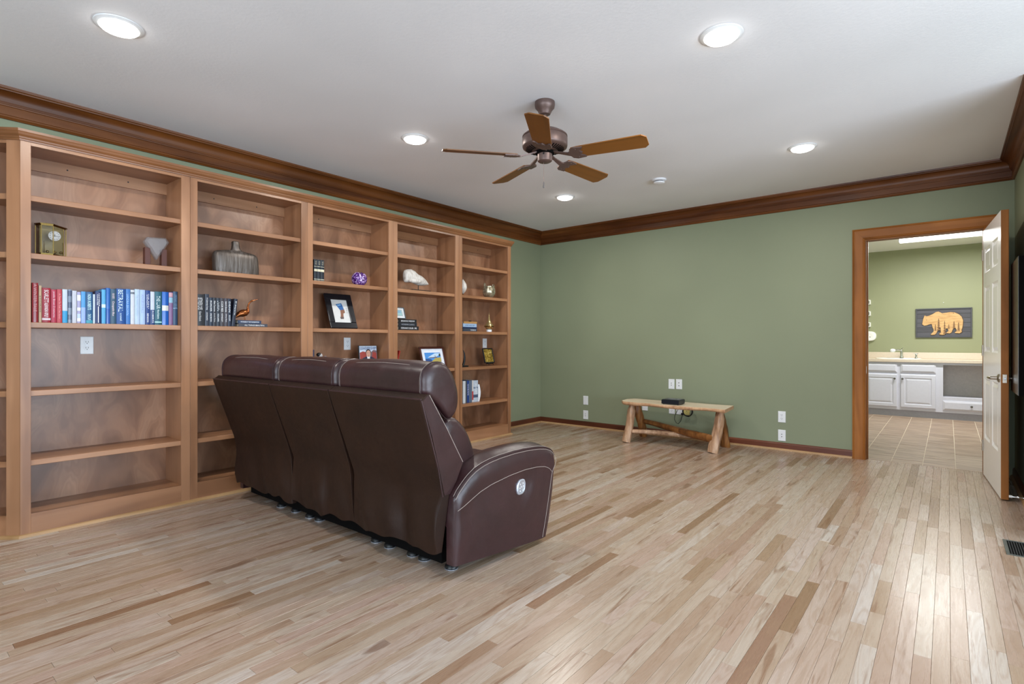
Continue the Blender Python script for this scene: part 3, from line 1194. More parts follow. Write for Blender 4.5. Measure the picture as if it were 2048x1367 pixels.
BX = [0.68, 0.71, 0.725, 0.767, 0.794, 0.82, 0.846, 0.867, 0.891, 0.911, 0.935, 0.971, 0.983, 1.015, 1.038, 1.062, 1.094, 1.145, 1.171, 1.195, 1.224, 1.256, 1.285, 1.311, 1.355, 1.396, 1.422, 1.452]
BH = [.233, .219, .207, .2, .203, .205, .206, .2, .194, .198, .198, .185, .204, .218, .23, .225, .23, .231, .227, .234, .232, .231, .224, .227, .228, .228, .235]
G1 = 'red and blue hardcovers on the book row'
W = (238, 240, 244)
ROW = [
    ((150, 40, 48), 'tall dark red glossy book at left end of the coloured row', dict(title='A WINTER TALE', tcol=(214, 150, 150), rough=0.2, tw=0.7)),
    ((196, 168, 134), 'thin tan paperback second in the coloured row', dict(title='STORIES', tcol=(70, 60, 60), tw=0.45, tpos=(0.5, 0.5))),
    ((158, 20, 44), 'wide crimson book with large white title SCARLETT', dict(title='SCARLETT', tw=0.36, tpos=(0.5, 0.76), author=('ALEXANDRA RIPLEY', 0.42, 0.42), apos=(0.5, 0.36), bands=((0.07, 0.13, (206, 190, 196)),))),
    ((176, 36, 66), 'crimson book right of the wide SCARLETT book', dict(title='jennifer Brown O memories', tcol=(226, 190, 200), tw=0.78, tpos=(0.5, 0.55))),
    ((190, 60, 70), 'lighter red book, last of the red ones in the row', dict(title='A Time To Tell The Story', tcol=(222, 150, 150), tw=0.75, tpos=(0.5, 0.5))),
    ((202, 214, 228), 'white book with bright blue lower third beside red books', dict(bands=((0.0, 0.36, (40, 140, 190)),))),
    ((120, 132, 152), 'mottled grey silver book right of the white and blue one', dict(bands=((0.1, 0.25, (70, 80, 104)), (0.45, 0.62, (60, 70, 96)), (0.8, 0.96, (66, 74, 100))), rough=0.2)),
    ((200, 204, 216), 'plain pale lavender grey book between mottled and patchwork books', dict()),
    ((172, 168, 206), 'patchwork book of cream and lilac blocks', dict(bands=((0.72, 0.9, (216, 226, 226)), (0.40, 0.5, (214, 222, 218)), (0.06, 0.16, (224, 226, 234)), (0.16, 0.3, (180, 196, 226))))),
    ((84, 160, 222), 'sky blue book fading to periwinkle below', dict(bands=((0.0, 0.5, (140, 164, 224)),))),
    ((28, 86, 136), 'teal blue book with big pale capital author lettering', dict(title='NORA ROBERTS', tcol=(206, 242, 240), tw=0.5, tpos=(0.5, 0.68), author=('THE PLAY', 0.2, 0.45), bands=((0.0, 0.1, (52, 140, 160)),))),
    ((206, 220, 236), 'thin short pale book between teal and navy books', dict()),
    ((18, 44, 100), 'navy book with white centre line and two-line capitals', dict(title='CATHERINE\nCOULTER', tw=0.4, tpos=(0.5, 0.74), author=('I', 0.5, 0.12), apos=(0.5, 0.28))),
    ((84, 170, 220), 'light blue book with a pale square label in the middle', dict(bands=((0.47, 0.57, (196, 214, 236)),))),
    ((38, 100, 184), 'glossy deep blue book, tallest of the middle group', dict(rough=0.15, bands=((0.0, 0.42, (22, 70, 150)),))),
    ((48, 84, 110), 'slate blue book with pinkish script title', dict(title='Chesapeake Blue', tcol=(230, 206, 206), tw=0.42, tpos=(0.45, 0.44), author=('NORA ROBERTS', 0.15, 0.4), apos=(0.5, 0.8))),
    ((24, 78, 150), 'wide blue book with tall white lettering and splashes', dict(title='BETRAYAL', tcol=(214, 236, 240), tw=0.62, tpos=(0.45, 0.66), author=('a novel', 0.2, 0.25))),
    ((56, 120, 196), 'mid blue book with pale lilac author lettering', dict(title='SANDRA BROWN', tcol=(150, 186, 232), tw=0.6, tpos=(0.4, 0.56))),
    ((214, 218, 228), 'white book with small dark emblem at the top', dict(bands=((0.88, 0.94, (96, 104, 116)),))),
    ((190, 212, 236), 'ice blue book with faint grey text lines', dict(title='THE PERFECT SUMMER', tcol=(150, 172, 200), tw=0.6, tpos=(0.5, 0.55))),
    ((176, 202, 238), 'pale blue book with lilac capitals', dict(title='ANGELS FALL', tcol=(134, 146, 190), tw=0.55, tpos=(0.5, 0.6))),
    ((22, 58, 130), 'navy book with stacked white capital lettering', dict(title='THE FIRST\nDEADLY', tw=0.46, tpos=(0.5, 0.68), author=('BENSON', 0.25, 0.4))),
    ((206, 214, 228), 'book pale above and navy below, left of the teal one', dict(bands=((0.0, 0.45, (26, 56, 110)),), author=('ROBERTS', 0.36, 0.4), apos=(0.6, 0.24))),
    ((20, 92, 110), 'wide teal book titled THE LIAR', dict(title='THE LIAR', tcol=(226, 240, 240), tw=0.38, tpos=(0.5, 0.68), author=('Nora Roberts', 0.27, 0.3), apos=(0.5, 0.32), bands=((0.07, 0.10, (180, 230, 226)),))),
    ((34, 98, 190), 'bright blue glossy book with a small picture square', dict(rough=0.15, bands=((0.43, 0.59, (204, 204, 200)),))),
    ((140, 106, 150), 'mauve book second from right end of the coloured row', dict(bands=((0.68, 0.84, (140, 180, 200)), (0.86, 0.98, (196, 150, 160))))),
    ((48, 78, 112), 'dark slate blue book at right end of the coloured row', dict(title='ORDINARY HEROES', tcol=(120, 150, 180), tw=0.42, tpos=(0.6, 0.7), bands=((0.49, 0.51, (130, 160, 190)),))),
]
for i, (c, lab, kw) in enumerate(ROW):
    book(BX[i] + 0.0003, BX[i + 1] - 0.0003, SH[2], BH[i], c, lab, G1, depth=0.15 + 0.02 * R.random(), **kw)

G2 = 'dark hardcovers beside the bronze bird'
b2y = [1.5655, 1.628, 1.658, 1.683, 1.707, 1.734, 1.763, 1.789, 1.813]
b2 = [((34, 36, 44), 'wide black book at left end of the dark row', 'BETWEEN LIVES', ('Karen Robards', 0.3, 0.24)),
      ((42, 48, 66), 'tall dark grey book second in the dark row', 'A Calamity Song', ('LEONARD', 0.25, 0.3)),
      ((26, 40, 62), 'navy book with bold two-part white capitals, third in dark row', 'BORDER', ('DALE BROWN', 0.3, 0.45)),
      ((36, 38, 48), 'black book with white title down most of its spine', 'When Tomorrow', ('Jonah Paine', 0.3, 0.4)),
      ((30, 42, 56), 'blackish blue book with stacked square capitals', 'LIFE\nLOST', ('NICK DARKE', 0.28, 0.4)),
      ((58, 52, 58), 'charcoal brown book with pinkish capitals', 'CODE RED', ('KINSLEY', 0.3, 0.4)),
      ((66, 60, 70), 'greyish black book with long white title near right end', 'Sandra K. Brownlee', ('Sidney Place', 0.3, 0.4)),
      ((22, 34, 58), 'navy book with grey square label next to the leaning one', 'DEAN', ('ROOM', 0.2, 0.5))]
hts = [.227, .231, .208, .209, .208, .208, .208, .208]
for i, (c, lab, ti, au) in enumerate(b2):
    book(b2y[i] + 0.0004, b2y[i + 1] - 0.0004, SH[2], hts[i], c, lab, G2, title=ti, tw=0.38, tpos=(0.5, 0.7), author=au, apos=(0.5, 0.3), rounded=0.05)
book(1.8145, 1.840, SH[2], 0.208, (28, 36, 56), 'dark blue book leaning at right end of the dark row', G2, title='El Imperio', tw=0.5, tpos=(0.5, 0.66), lean=-0.105, rounded=0.05)


def flat_book(y0, y1, z0, z1, col, label, group, xf=-4.185, depth=0.15, title=None, tcol=W, tw=0.7, toff=0.0):
    t = thing('book', label, 'book', (xf, (y0 + y1) / 2, z0), 0, group)
    hw, h = (y1 - y0) / 2, z1 - z0 - 0.0006
    k = 0.0028
    bm = BM()
    prism(bm, [(0, 0), (0, h), (-depth, h), (-depth, h - k), (-0.006, h - k), (-0.006, k), (-depth, k), (-depth, 0)], 'y', -hw, hw)
    obj('cover', bm, cm(*col), t, local=True)
    bm = BM(); box(bm, -depth + 0.004, -0.0062, -hw + 0.003, hw - 0.003, k, h - k)
    obj('pages', bm, cm(226, 218, 200, 0.8), t, local=True)
    if title:
        obj('title_lettering', text_bm(title, 2 * hw * tw, h * 0.42, lambda a, b, d: (0.0005, a + toff, h / 2 + b)), cm(*tcol, 0.5), t, local=True)


flat_book(1.868, 2.090, SH[2], SH[2] + 0.025, (58, 60, 70), 'lower dark book of the flat pair under the bronze bird', G2, title='ALL THINGS BEAUTIFUL', toff=0.01)
flat_book(1.862, 2.040, SH[2] + 0.025, SH[2] + 0.050, (30, 48, 78), 'upper navy book of the flat pair, bronze bird standing on it', G2, title='I WONDER IF THE FOUNDATION', tw=0.8)

G3 = 'dark blue volumes with gilt bands'
for i, (a, b) in enumerate(((2.462, 2.494), (2.494, 2.526), (2.526, 2.558), (2.558, 2.590))):
    if i == 0:
        continue
    book(a, b, SH[1], 0.186, (22, 32, 44), ['', 'leftmost of the three gilt-banded dark volumes', 'middle of the three gilt-banded dark volumes', 'rightmost of the three gilt-banded dark volumes'][i], G3,
         title='HISTORY\nOF LIFE', tw=0.2, tpos=(0.5, 0.84), tcol=(208, 200, 176), bands=((0.665, 0.685, (196, 190, 166)), (0.45, 0.56, (214, 208, 180)), (0.08, 0.11, (190, 186, 166)), (0.02, 0.04, (190, 186, 166))), rounded=0.08)

G4 = 'black books stacked in the fourth unit'
flat_book(3.402, 3.656, SH[2], SH[2] + 0.040, (26, 27, 32), 'bottom black book of the stack under the small mint picture', G4, title='STEPHANIE CUSSLER . FIRE', tw=0.8)
flat_book(3.400, 3.632, SH[2] + 0.040, SH[2] + 0.073, (30, 34, 42), 'middle black book of the stack under the small mint picture', G4, title='KATHERINE CLASSICS', tw=0.7, tcol=(170, 176, 186))
flat_book(3.400, 3.628, SH[2] + 0.073, SH[2] + 0.108, (24, 25, 30), 'top black book of the stack, small mint picture on it', G4, title='BREAKING WISDOM', tw=0.75)
G5 = 'books stacked in the fifth unit'
flat_book(4.300, 4.528, SH[2], SH[2] + 0.033, (54, 62, 74), 'bottom grey book of the stack left of the spired ornament', G5, title='THE BRIDGES', tw=0.4, toff=0.05)
flat_book(4.300, 4.526, SH[2] + 0.033, SH[2] + 0.050, (20, 40, 76), 'thin navy book in the stack left of the spired ornament', G5)
flat_book(4.300, 4.522, SH[2] + 0.050, SH[2] + 0.088, (150, 176, 206), 'pale blue book in the stack left of the spired ornament', G5, title='LAND AND SEA', tcol=(40, 60, 100))
flat_book(4.310, 4.528, SH[2] + 0.088, SH[2] + 0.112, (168, 126, 74), 'tan book on top of the stack left of spired ornament', G5)

G6 = 'upright books on the low shelf of the fifth unit'
LOW = [(4.300, 4.342, .246, (222, 226, 230), 'white book at left end of the low upright group', None),
       (4.342, 4.366, .248, (74, 80, 90), 'dark grey book second in the low upright group', None),
       (4.366, 4.398, .247, (30, 66, 138), 'royal blue book in the low upright group', 'OCEAN'),
       (4.398, 4.446, .246, (96, 112, 134), 'grey blue book in the low upright group', None),
       (4.446, 4.470, .246, (220, 216, 214), 'white book with a red band in the low upright group', None),
       (4.470, 4.548, .243, (196, 208, 224), 'wide pale blue book with dark marks in low upright group', 'JOURNEYS')]
for (a, b, h, c, lab, ti) in LOW:
    bands = ((0.1, 0.5, (170, 60, 60)),) if 'red band' in lab else (((0.2, 0.34, (70, 84, 110)), (0.62, 0.7, (110, 126, 150))) if 'marks' in lab else ())
    book(a, b, SH[4], h, c, lab, G6, title=ti, tw=0.5, tpos=(0.5, 0.6), bands=bands, rounded=0.04, depth=0.19)
# curled white paperback at the right end of that group
t = thing('book', 'white paperback with a bowed cover at right end of the low group', 'book', (-4.185, 4.57, SH[4]), 0, G6)
bm = BM()
rings = []
for i in range(11):
    f = i / 10.0
    z = 0.195 * f
    bow = 0.022 * math.sin(math.pi * f)
    rings.append([(0, -0.020, z), (0.0, -0.002 + bow, z), (-0.15, -0.004 + bow * 0.8, z), (-0.15, -0.020, z)])
loft(bm, rings)
obj('cover', bm, cm(226, 230, 236, 0.5), t, smooth=True, local=True)
bm = BM(); box(bm, -0.149, -0.001, -0.018, -0.006, 0.196, 0.1965)
obj('pages', bm, cm(226, 218, 200, 0.8), t, local=True)

# ------------------------------------------------------------------ ornaments on the shelves
# brass and glass carriage clock
t = thing('mantel_clock', 'brass and glass mantel clock with white round dial on upper shelf', 'clock', (-4.25, 0.775, SH[1]))
foot = [(-4.255, 0.708), (-4.205, 0.725), (-4.200, 0.780), (-4.290, 0.858), (-4.345, 0.858), (-4.350, 0.735)]


def grow(pts, k):
    cx = sum(p[0] for p in pts) / len(pts)
    cy = sum(p[1] for p in pts) / len(pts)
    return [(cx + (p[0] - cx) * k, cy + (p[1] - cy) * k) for p in pts]


z0 = SH[1]
bm = BM(); prism(bm, grow(foot, 1.08), 'z', z0, z0 + 0.008); prism(bm, grow(foot, 1.0), 'z', z0 + 0.008, z0 + 0.016)
obj('base', bm, M['brass'], t)
bm = BM(); prism(bm, grow(foot, 1.0), 'z', z0 + 0.182, z0 + 0.188); prism(bm, grow(foot, 1.1), 'z', z0 + 0.188, z0 + 0.194); prism(bm, grow(foot, 0.5), 'z', z0 + 0.194, z0 + 0.199)
obj('top', bm, M['brass'], t)
bm = BM()
tube(bm, [(-4.27, 0.755, z0 + 0.199), (-4.27, 0.755, z0 + 0.205), (-4.27, 0.80, z0 + 0.205), (-4.27, 0.80, z0 + 0.199)], 0.003, 6)
obj('handle', bm, M['brass'], t)
for p in foot[:5]:
    bm = BM(); box(bm, p[0] - 0.0022, p[0] + 0.0022, p[1] - 0.0022, p[1] + 0.0022, z0 + 0.016, z0 + 0.182)
    obj('post', bm, M['brass'], t)
for p, q in zip(foot[:4], foot[1:4]):
    bm = BM()
    poly(bm, [(p[0], p[1], z0 + 0.016), (q[0], q[1], z0 + 0.016), (q[0], q[1], z0 + 0.182), (p[0], p[1], z0 + 0.182)])
    obj('glass_pane', bm, M['pane'], t)
bm = BM(); box(bm, -4.344, -4.340, 0.74, 0.854, z0 + 0.016, z0 + 0.182)
obj('back_plate', bm, cm(120, 104, 70, 0.3, 0.8), t)
bm = BM(); lathe(bm, [(0.030, -4.262), (0.030, -4.254), (0.027, -4.252)], 28, (0, 0.797, z0 + 0.132), 'x')
dl = obj('dial', bm, cm(232, 236, 240, 0.4), t, smooth=True)
bm = BM()
for k in range(12):
    a = k * math.pi / 6
    c_, s_ = math.sin(a), math.cos(a)
    p = Vector((0, c_, s_)); q = Vector((0, s_, -c_))
    o_ = Vector((-4.2512, 0.797, z0 + 0.132))
    poly(bm, [o_ + p * 0.019 + q * 0.001, o_ + p * 0.025 + q * 0.001, o_ + p * 0.025 - q * 0.001, o_ + p * 0.019 - q * 0.001])
obj('numeral_marks', bm, M['slot'], dl)
for (ang, L, w_) in ((0.0, 0.015, 0.0016), (1.75, 0.021, 0.0013)):
    bm = BM()
    p = Vector((0, math.sin(ang), math.cos(ang))); q = Vector((0, math.cos(ang), -math.sin(ang)))
    o_ = Vector((-4.2505, 0.797, z0 + 0.132))
    poly(bm, [o_ - p * 0.005 + q * w_, o_ + p * L + q * w_ * 0.5, o_ + p * L - q * w_ * 0.5, o_ - p * 0.005 - q * w_])
    obj('clock_hand', bm, M['slot'], dl)
for yy in (0.752, 0.842):
    bm = BM(); lathe(bm, [(0.003, z0 + 0.016), (0.003, z0 + 0.095), (0.005, z0 + 0.098)], 8, (-4.28, yy, 0))
    obj('pillar', bm, M['brass'], t)
for yy in (0.765, 0.80, 0.83):
    bm = BM(); ellipsoid(bm, (-4.27, yy, z0 + 0.034), (0.009, 0.009, 0.009), 12, 8)
    obj('pendulum_ball', bm, M['brass'], t, smooth=True)

# crystal award on wooden legs
t = thing('crystal_award', 'clear crystal award, downward pointing, between two wooden legs', 'award', (-4.26, 1.338, SH[1]))
bm = BM(); box(bm, -4.30, -4.215, 1.262, 1.425, SH[1], SH[1] + 0.010, 0.002)
obj('base', bm, cm(62, 26, 14, 0.3), t)
for (a, b) in ((1.271, 1.305), (1.371, 1.405)):
    bm = BM(); box(bm, -4.285, -4.245, a, b, SH[1] + 0.010, SH[1] + 0.128, 0.0015)
    obj('leg', bm, cm(76, 28, 10, 0.4), t)
kite = [(1.343, 1.690), (1.268, 1.806), (1.285, 1.838), (1.398, 1.846), (1.416, 1.816)]
bm = BM()
cy, cz = 1.340, 1.80
loft(bm, [[(-4.290, cy + (y - cy) * 0.86, cz + (z - cz) * 0.86) for y, z in kite], [(-4.282, y, z) for y, z in kite], [(-4.242, y, z) for y, z in kite], [(-4.228, cy + (y - cy) * 0.80, cz + (z - cz) * 0.80) for y, z in kite]])
obj('crystal', bm, M['crystal'], t)

# flat bottle vase
t = thing('bottle_vase', 'wide flat grey metallic bottle vase with short narrow neck', 'vase', (-4.24, 1.87, SH[1]))
t2 = NT('brushed_pewter_glaze')
n_ = t2.noise(t2.coords((60, 60, 5)), 1.0, 4, 0.6)
t2.color(t2.ramp(n_, [(0.3, rgb(58, 48, 40)), (0.55, rgb(94, 86, 80)), (0.75, rgb(122, 118, 116))]))
t2.set(rough=0.42, metal=0.45)
bm = BM()
zz = SH[1]
# stations (z, y_left, y_right, half depth)
stn = [(0.0, 1.716, 2.034, 0.036), (0.004, 1.708, 2.042, 0.042), (0.05, 1.704, 2.042, 0.048), (0.12, 1.703, 2.036, 0.048), (0.145, 1.706, 2.030, 0.045), (0.158, 1.714, 2.018, 0.040), (0.166, 1.728, 1.998, 0.033),
       (0.173, 1.77, 1.95, 0.030), (0.179, 1.825, 1.915, 0.027), (0.190, 1.838, 1.900, 0.025), (0.22, 1.842, 1.892, 0.023), (0.246, 1.842, 1.890, 0.024), (0.250, 1.846, 1.886, 0.021)]
rings = []
for (z, a, b, hd) in stn:
    ring = []
    for j in range(40):
        an = 6.28318 * j / 40
        cx_, sx_ = math.cos(an), math.sin(an)
        ex = 0.35
        u_ = math.copysign(abs(cx_) ** ex, cx_)
        v_ = math.copysign(abs(sx_) ** 0.75, sx_)
        ring.append((-4.24 + hd * v_, (a + b) / 2 + (b - a) / 2 * u_, zz + z))
    rings.append(ring)
loft(bm, rings)
obj('body', bm, t2.m, t, smooth=True)
bm = BM(); ellipsoid(bm, (-4.24, 1.8685, zz + 0.2502), (0.014, 0.015, 0.001), 14, 6)
obj('mouth', bm, M['black_matt'], t, smooth=True)

# bronze wading bird
t = thing('bird_figurine', 'polished bronze long-billed bird standing on flat books', 'figurine', (-4.25, 1.94, SH[2] + 0.050))
zb = SH[2]
bm = BM()
tube(bm, [(-4.25, 1.864, zb + 0.066), (-4.25, 1.876, zb + 0.077), (-4.25, 1.895, zb + 0.094), (-4.25, 1.92, zb + 0.105), (-4.25, 1.945, zb + 0.112), (-4.25, 1.962, zb + 0.122), (-4.25, 1.967, zb + 0.140), (-4.25, 1.967, zb + 0.160),
          (-4.25, 1.973, zb + 0.180), (-4.25, 1.985, zb + 0.197), (-4.25, 1.998, zb + 0.206), (-4.25, 2.008, zb + 0.208)],
     [0.003, 0.010, 0.020, 0.028, 0.028, 0.019, 0.010, 0.0065, 0.006, 0.006, 0.008, 0.004], 14)
obj('body', bm, M['brown_bronze'], t, smooth=True)
bm = BM(); tube(bm, [(-4.25, 2.004, zb + 0.207), (-4.25, 2.025, zb + 0.214), (-4.25, 2.050, zb + 0.224)], [0.004, 0.0025, 0.0008], 8)
obj('bill', bm, M['brown_bronze'], t, smooth=True)
for s in (-1, 1):
    bm = BM(); tube(bm, [(-4.25 + s * 0.007, 1.938, zb + 0.090), (-4.25 + s * 0.007, 1.944, zb + 0.0535)], 0.0018, 6)
    obj('leg', bm, M['brown_bronze'], t)

# amethyst geode
t3 = NT('amethyst')
vv = t3.new('ShaderNodeTexVoronoi'); vv.inputs['Scale'].default_value = 90.0
tc = t3.new('ShaderNodeTexCoord'); t3.link(tc.outputs['Object'], vv.inputs['Vector'])
sp = t3.new('ShaderNodeSeparateColor'); t3.link(vv.outputs['Color'], sp.inputs[0])
t3.color(t3.ramp(sp.outputs[0], [(0.15, rgb(46, 14, 74)), (0.6, rgb(98, 48, 140)), (0.92, rgb(206, 180, 226))]))
t3.set(rough=0.15, spec=0.8)
bm = BM()
tmp = bmesh.new()
bmesh.ops.create_icosphere(tmp, subdivisions=4, radius=0.069)
rr = random.Random(3)
for v in tmp.verts:
    k = 1 + rr.uniform(-0.03, 0.03)
    if v.co.z > 0.052:
        k *= 0.86 + 0.10 * math.sin(5 * math.atan2(v.co.y, v.co.x))
    if v.co.z < -0.058:
        v.co.z = -0.058
    v.co *= k
join(bm, tmp, Matrix.Translation((-4.20, 2.955, SH[1] + 0.058)))
tmp.free()
for v in bm.verts:
    v.co.z = max(v.co.z, SH[1])
tagged(obj('amethyst_geode', bm, t3.m), 'round purple amethyst geode on the shelf above the black frame', 'geode')


# picture frames
def frame(name, label, cat, origin, w, h, border, lean, mf, prints, group=None, rz=0.0, depth=0.018, stand=True):
    """upright frame facing +x leaning back; prints = list of (material, [(u, v) ...]) in 0..1 of the opening"""
    t = thing(name, label, cat, (origin[0], origin[1], origin[2] + depth * math.sin(lean) + 0.002), 0, group)
    t.rotation_euler = (0, -lean, rz)
    for nm, u0, u1, v0, v1 in (('frame_rail', -w / 2, w / 2, 0, border), ('frame_rail', -w / 2, w / 2, h - border, h),
                               ('frame_rail', -w / 2, -w / 2 + border, border, h - border), ('frame_rail', w / 2 - border, w / 2, border, h - border)):
        bm = BM(); box(bm, -depth, 0.0, u0, u1, v0, v1, min(0.004, border * 0.25))
        obj(nm, bm, mf, t, local=True)
    iw, ih = w - 2 * border, h - 2 * border
    bm = BM()
    mats = []
    for k, (m_, pts) in enumerate(prints):
        if m_ not in mats:
            mats.append(m_)
        poly(bm, [(-0.010 + 0.0002 * k, -iw / 2 + p[0] * iw, border + p[1] * ih) for p in pts], mats.index(m_))
    o = obj('picture', bm, mats, t, local=True)
    if stand:
        bm = BM(); box(bm, -depth - 0.004, -depth, -w / 2 + 0.01, w / 2 - 0.01, 0.01, h - 0.01)
        obj('backing', bm, M['black_matt'], t, local=True)
    return t


SQ = [(0, 0), (1, 0), (1, 1), (0, 1)]
blackf = plain('black_frame_gloss', rgb(20, 22, 28), 0.25)
t = frame('picture_frame', 'wide black frame leaning, pale picture with blue and brown shape', 'picture frame', (-4.215, 2.815, SH[2]), 0.276, 0.335, 0.056, 0.36, blackf,
          [(cm(206, 206, 204, 0.6), SQ), (cm(40, 92, 150), [(0.26, 0.80), (0.64, 0.86), (0.74, 0.58), (0.48, 0.54)]), (cm(120, 170, 216), [(0.34, 0.78), (0.58, 0.82), (0.60, 0.76), (0.38, 0.72)]),
           (cm(130, 88, 68), [(0.48, 0.54), (0.74, 0.58), (0.76, 0.44), (0.64, 0.40), (0.60, 0.22), (0.40, 0.20), (0.46, 0.36)]), (cm(92, 76, 74), [(0.38, 0.24), (0.62, 0.26), (0.60, 0.16), (0.40, 0.15)]),
           (cm(60, 60, 60), [(0.88, 0.66), (0.90, 0.66), (0.90, 0.61), (0.88, 0.61)]), (cm(60, 60, 60), [(0.88, 0.58), (0.90, 0.58), (0.90, 0.52), (0.88, 0.52)]), (cm(60, 60, 60), [(0.88, 0.49), (0.90, 0.49), (0.90, 0.42), (0.88, 0.42)])])

brownf = plain('mahogany_frame', rgb(74, 34, 24), 0.3)
t = frame('picture_frame', 'dark wooden landscape frame with seaside picture and white mat', 'picture frame', (-4.19, 3.895, SH[3]), 0.345, 0.232, 0.022, 0.28, brownf,
          [(cm(222, 228, 238, 0.5), SQ), (cm(70, 140, 214), [(0.13, 0.22), (0.87, 0.22), (0.87, 0.78), (0.13, 0.78)]), (cm(190, 216, 240), [(0.25, 0.50), (0.60, 0.50), (0.86, 0.66), (0.86, 0.74), (0.62, 0.74), (0.42, 0.62)]),
           (cm(40, 80, 140), [(0.13, 0.22), (0.50, 0.22), (0.40, 0.40), (0.13, 0.44)]), (cm(176, 160, 86), [(0.36, 0.23), (0.87, 0.23), (0.87, 0.50), (0.60, 0.46)]), (cm(110, 70, 54), [(0.30, 0.46), (0.70, 0.49), (0.70, 0.53), (0.34, 0.50)]),
           (cm(90, 80, 80), [(0.59, 0.50), (0.62, 0.50), (0.615, 0.62), (0.595, 0.62)]), (cm(30, 60, 60), [(0.78, 0.56), (0.87, 0.56), (0.87, 0.72), (0.80, 0.70)])])
t = frame('picture_frame', 'small pale mint picture leaning on top of the black book stack', 'picture frame', (-4.215, 3.452, SH[2] + 0.1085), 0.135, 0.118, 0.005, 0.30, plain('thin_grey_frame', rgb(70, 74, 78), 0.4),
          [(cm(214, 218, 220, 0.5), SQ), (cm(84, 98, 110), [(0.2, 0.24), (0.8, 0.24), (0.8, 0.82), (0.2, 0.82)]), (cm(150, 190, 190), [(0.23, 0.27), (0.77, 0.27), (0.77, 0.79), (0.23, 0.79)]), (cm(120, 164, 190), [(0.3, 0.5), (0.7, 0.5), (0.7, 0.74), (0.3, 0.74)])])
# gold plaque on an easel
goldp = NT('gold_relief')
n_ = goldp.noise(goldp.coords((28, 28, 28)), 1.0, 5, 0.65, 1.5)
goldp.color(goldp.ramp(n_, [(0.38, rgb(64, 48, 14)), (0.52, rgb(186, 152, 60)), (0.7, rgb(232, 214, 140))]))
goldp.set(rough=0.3, metal=0.5)
goldp.bump(n_, 0.5, 0.004)
t = frame('gold_plaque', 'small gold relief plaque with black edge on a tabletop easel', 'plaque', (-4.20, 4.775, SH[3] + 0.028), 0.172, 0.176, 0.010, 0.24, M['black'], [(goldp.m, SQ)])
bm = BM(); box(bm, -0.03, 0.016, -0.05, 0.05, -0.012, -0.001, 0.002)
obj('easel_ledge', bm, M['black'], t, local=True)
for s in (-0.04, 0.04):
    bm = BM(); tube(bm, [(-0.022, s, 0.10), (-0.012, s, -0.004), (0.012, s, -0.028 + 0.0)], 0.004, 6)
    obj('easel_leg', bm, M['black'], t, local=True)

# magazine with a cover portrait in a black stand
t = thing('magazine', 'magazine titled LEADERSHIP with man in dark suit on cover', 'magazine', (-4.235, 3.09, SH[3] + 0.002))
t.rotation_euler = (0, -0.10, 0)
bm = BM(); box(bm, -0.010, 0.0, -0.104, 0.104, 0.0, 0.244, 0.001)
obj('backing', bm, M['black'], t, local=True)
bm = BM(); box(bm, 0.0, 0.003, -0.096, 0.096, 0.003, 0.241)
obj('pages', bm, cm(196, 206, 220, 0.4), t, local=True)
bm = BM()
CVR = [cm(196, 208, 224), cm(150, 60, 54), cm(40, 42, 62), cm(196, 150, 130), cm(44, 34, 32), cm(226, 228, 232), cm(112, 90, 96)]


def cv(mi, pts, k):
    poly(bm, [(0.0032 + 0.0002 * k, p[0], p[1]) for p in pts], mi)


cv(0, [(-0.095, 0.005), (0.095, 0.005), (0.095, 0.239), (-0.095, 0.239)], 0)
cv(1, [(-0.095, 0.06), (-0.02, 0.06), (-0.02, 0.182), (-0.06, 0.190), (-0.095, 0.178)], 1)
cv(6, [(0.02, 0.06), (0.095, 0.06), (0.095, 0.196), (0.06, 0.202), (0.02, 0.176)], 1)
cv(1, [(0.03, 0.10), (0.09, 0.10), (0.09, 0.176), (0.05, 0.186)], 2)
cv(2, [(-0.080, 0.02), (0.080, 0.02), (0.070, 0.122), (0.03, 0.140), (-0.03, 0.140), (-0.068, 0.124)], 3)
cv(5, [(-0.013, 0.10), (0.013, 0.10), (0.016, 0.146), (-0.016, 0.146)], 4)
cv(4, [(0.030 * math.cos(a * 0.3927), 0.176 + 0.036 * math.sin(a * 0.3927)) for a in range(16)], 5)
cv(3, [(0.025 * math.cos(a * 0.3927), 0.168 + 0.032 * math.sin(a * 0.3927)) for a in range(16)], 6)
for s in (-1, 1):
    cv(4, [(s * 0.010 - 0.005, 0.174), (s * 0.010 + 0.005, 0.174), (s * 0.010 + 0.005, 0.177), (s * 0.010 - 0.005, 0.177)], 7)
cv(1, [(-0.008, 0.151), (0.008, 0.151), (0.008, 0.154), (-0.008, 0.154)], 7)
obj('cover_picture', bm, CVR, t, local=True)
obj('title_lettering', text_bm('LEADERSHIP', 0.176, 0.026, lambda a, b, d: (0.0050, a, 0.219 + b)), cm(60, 90, 140), t, local=True)

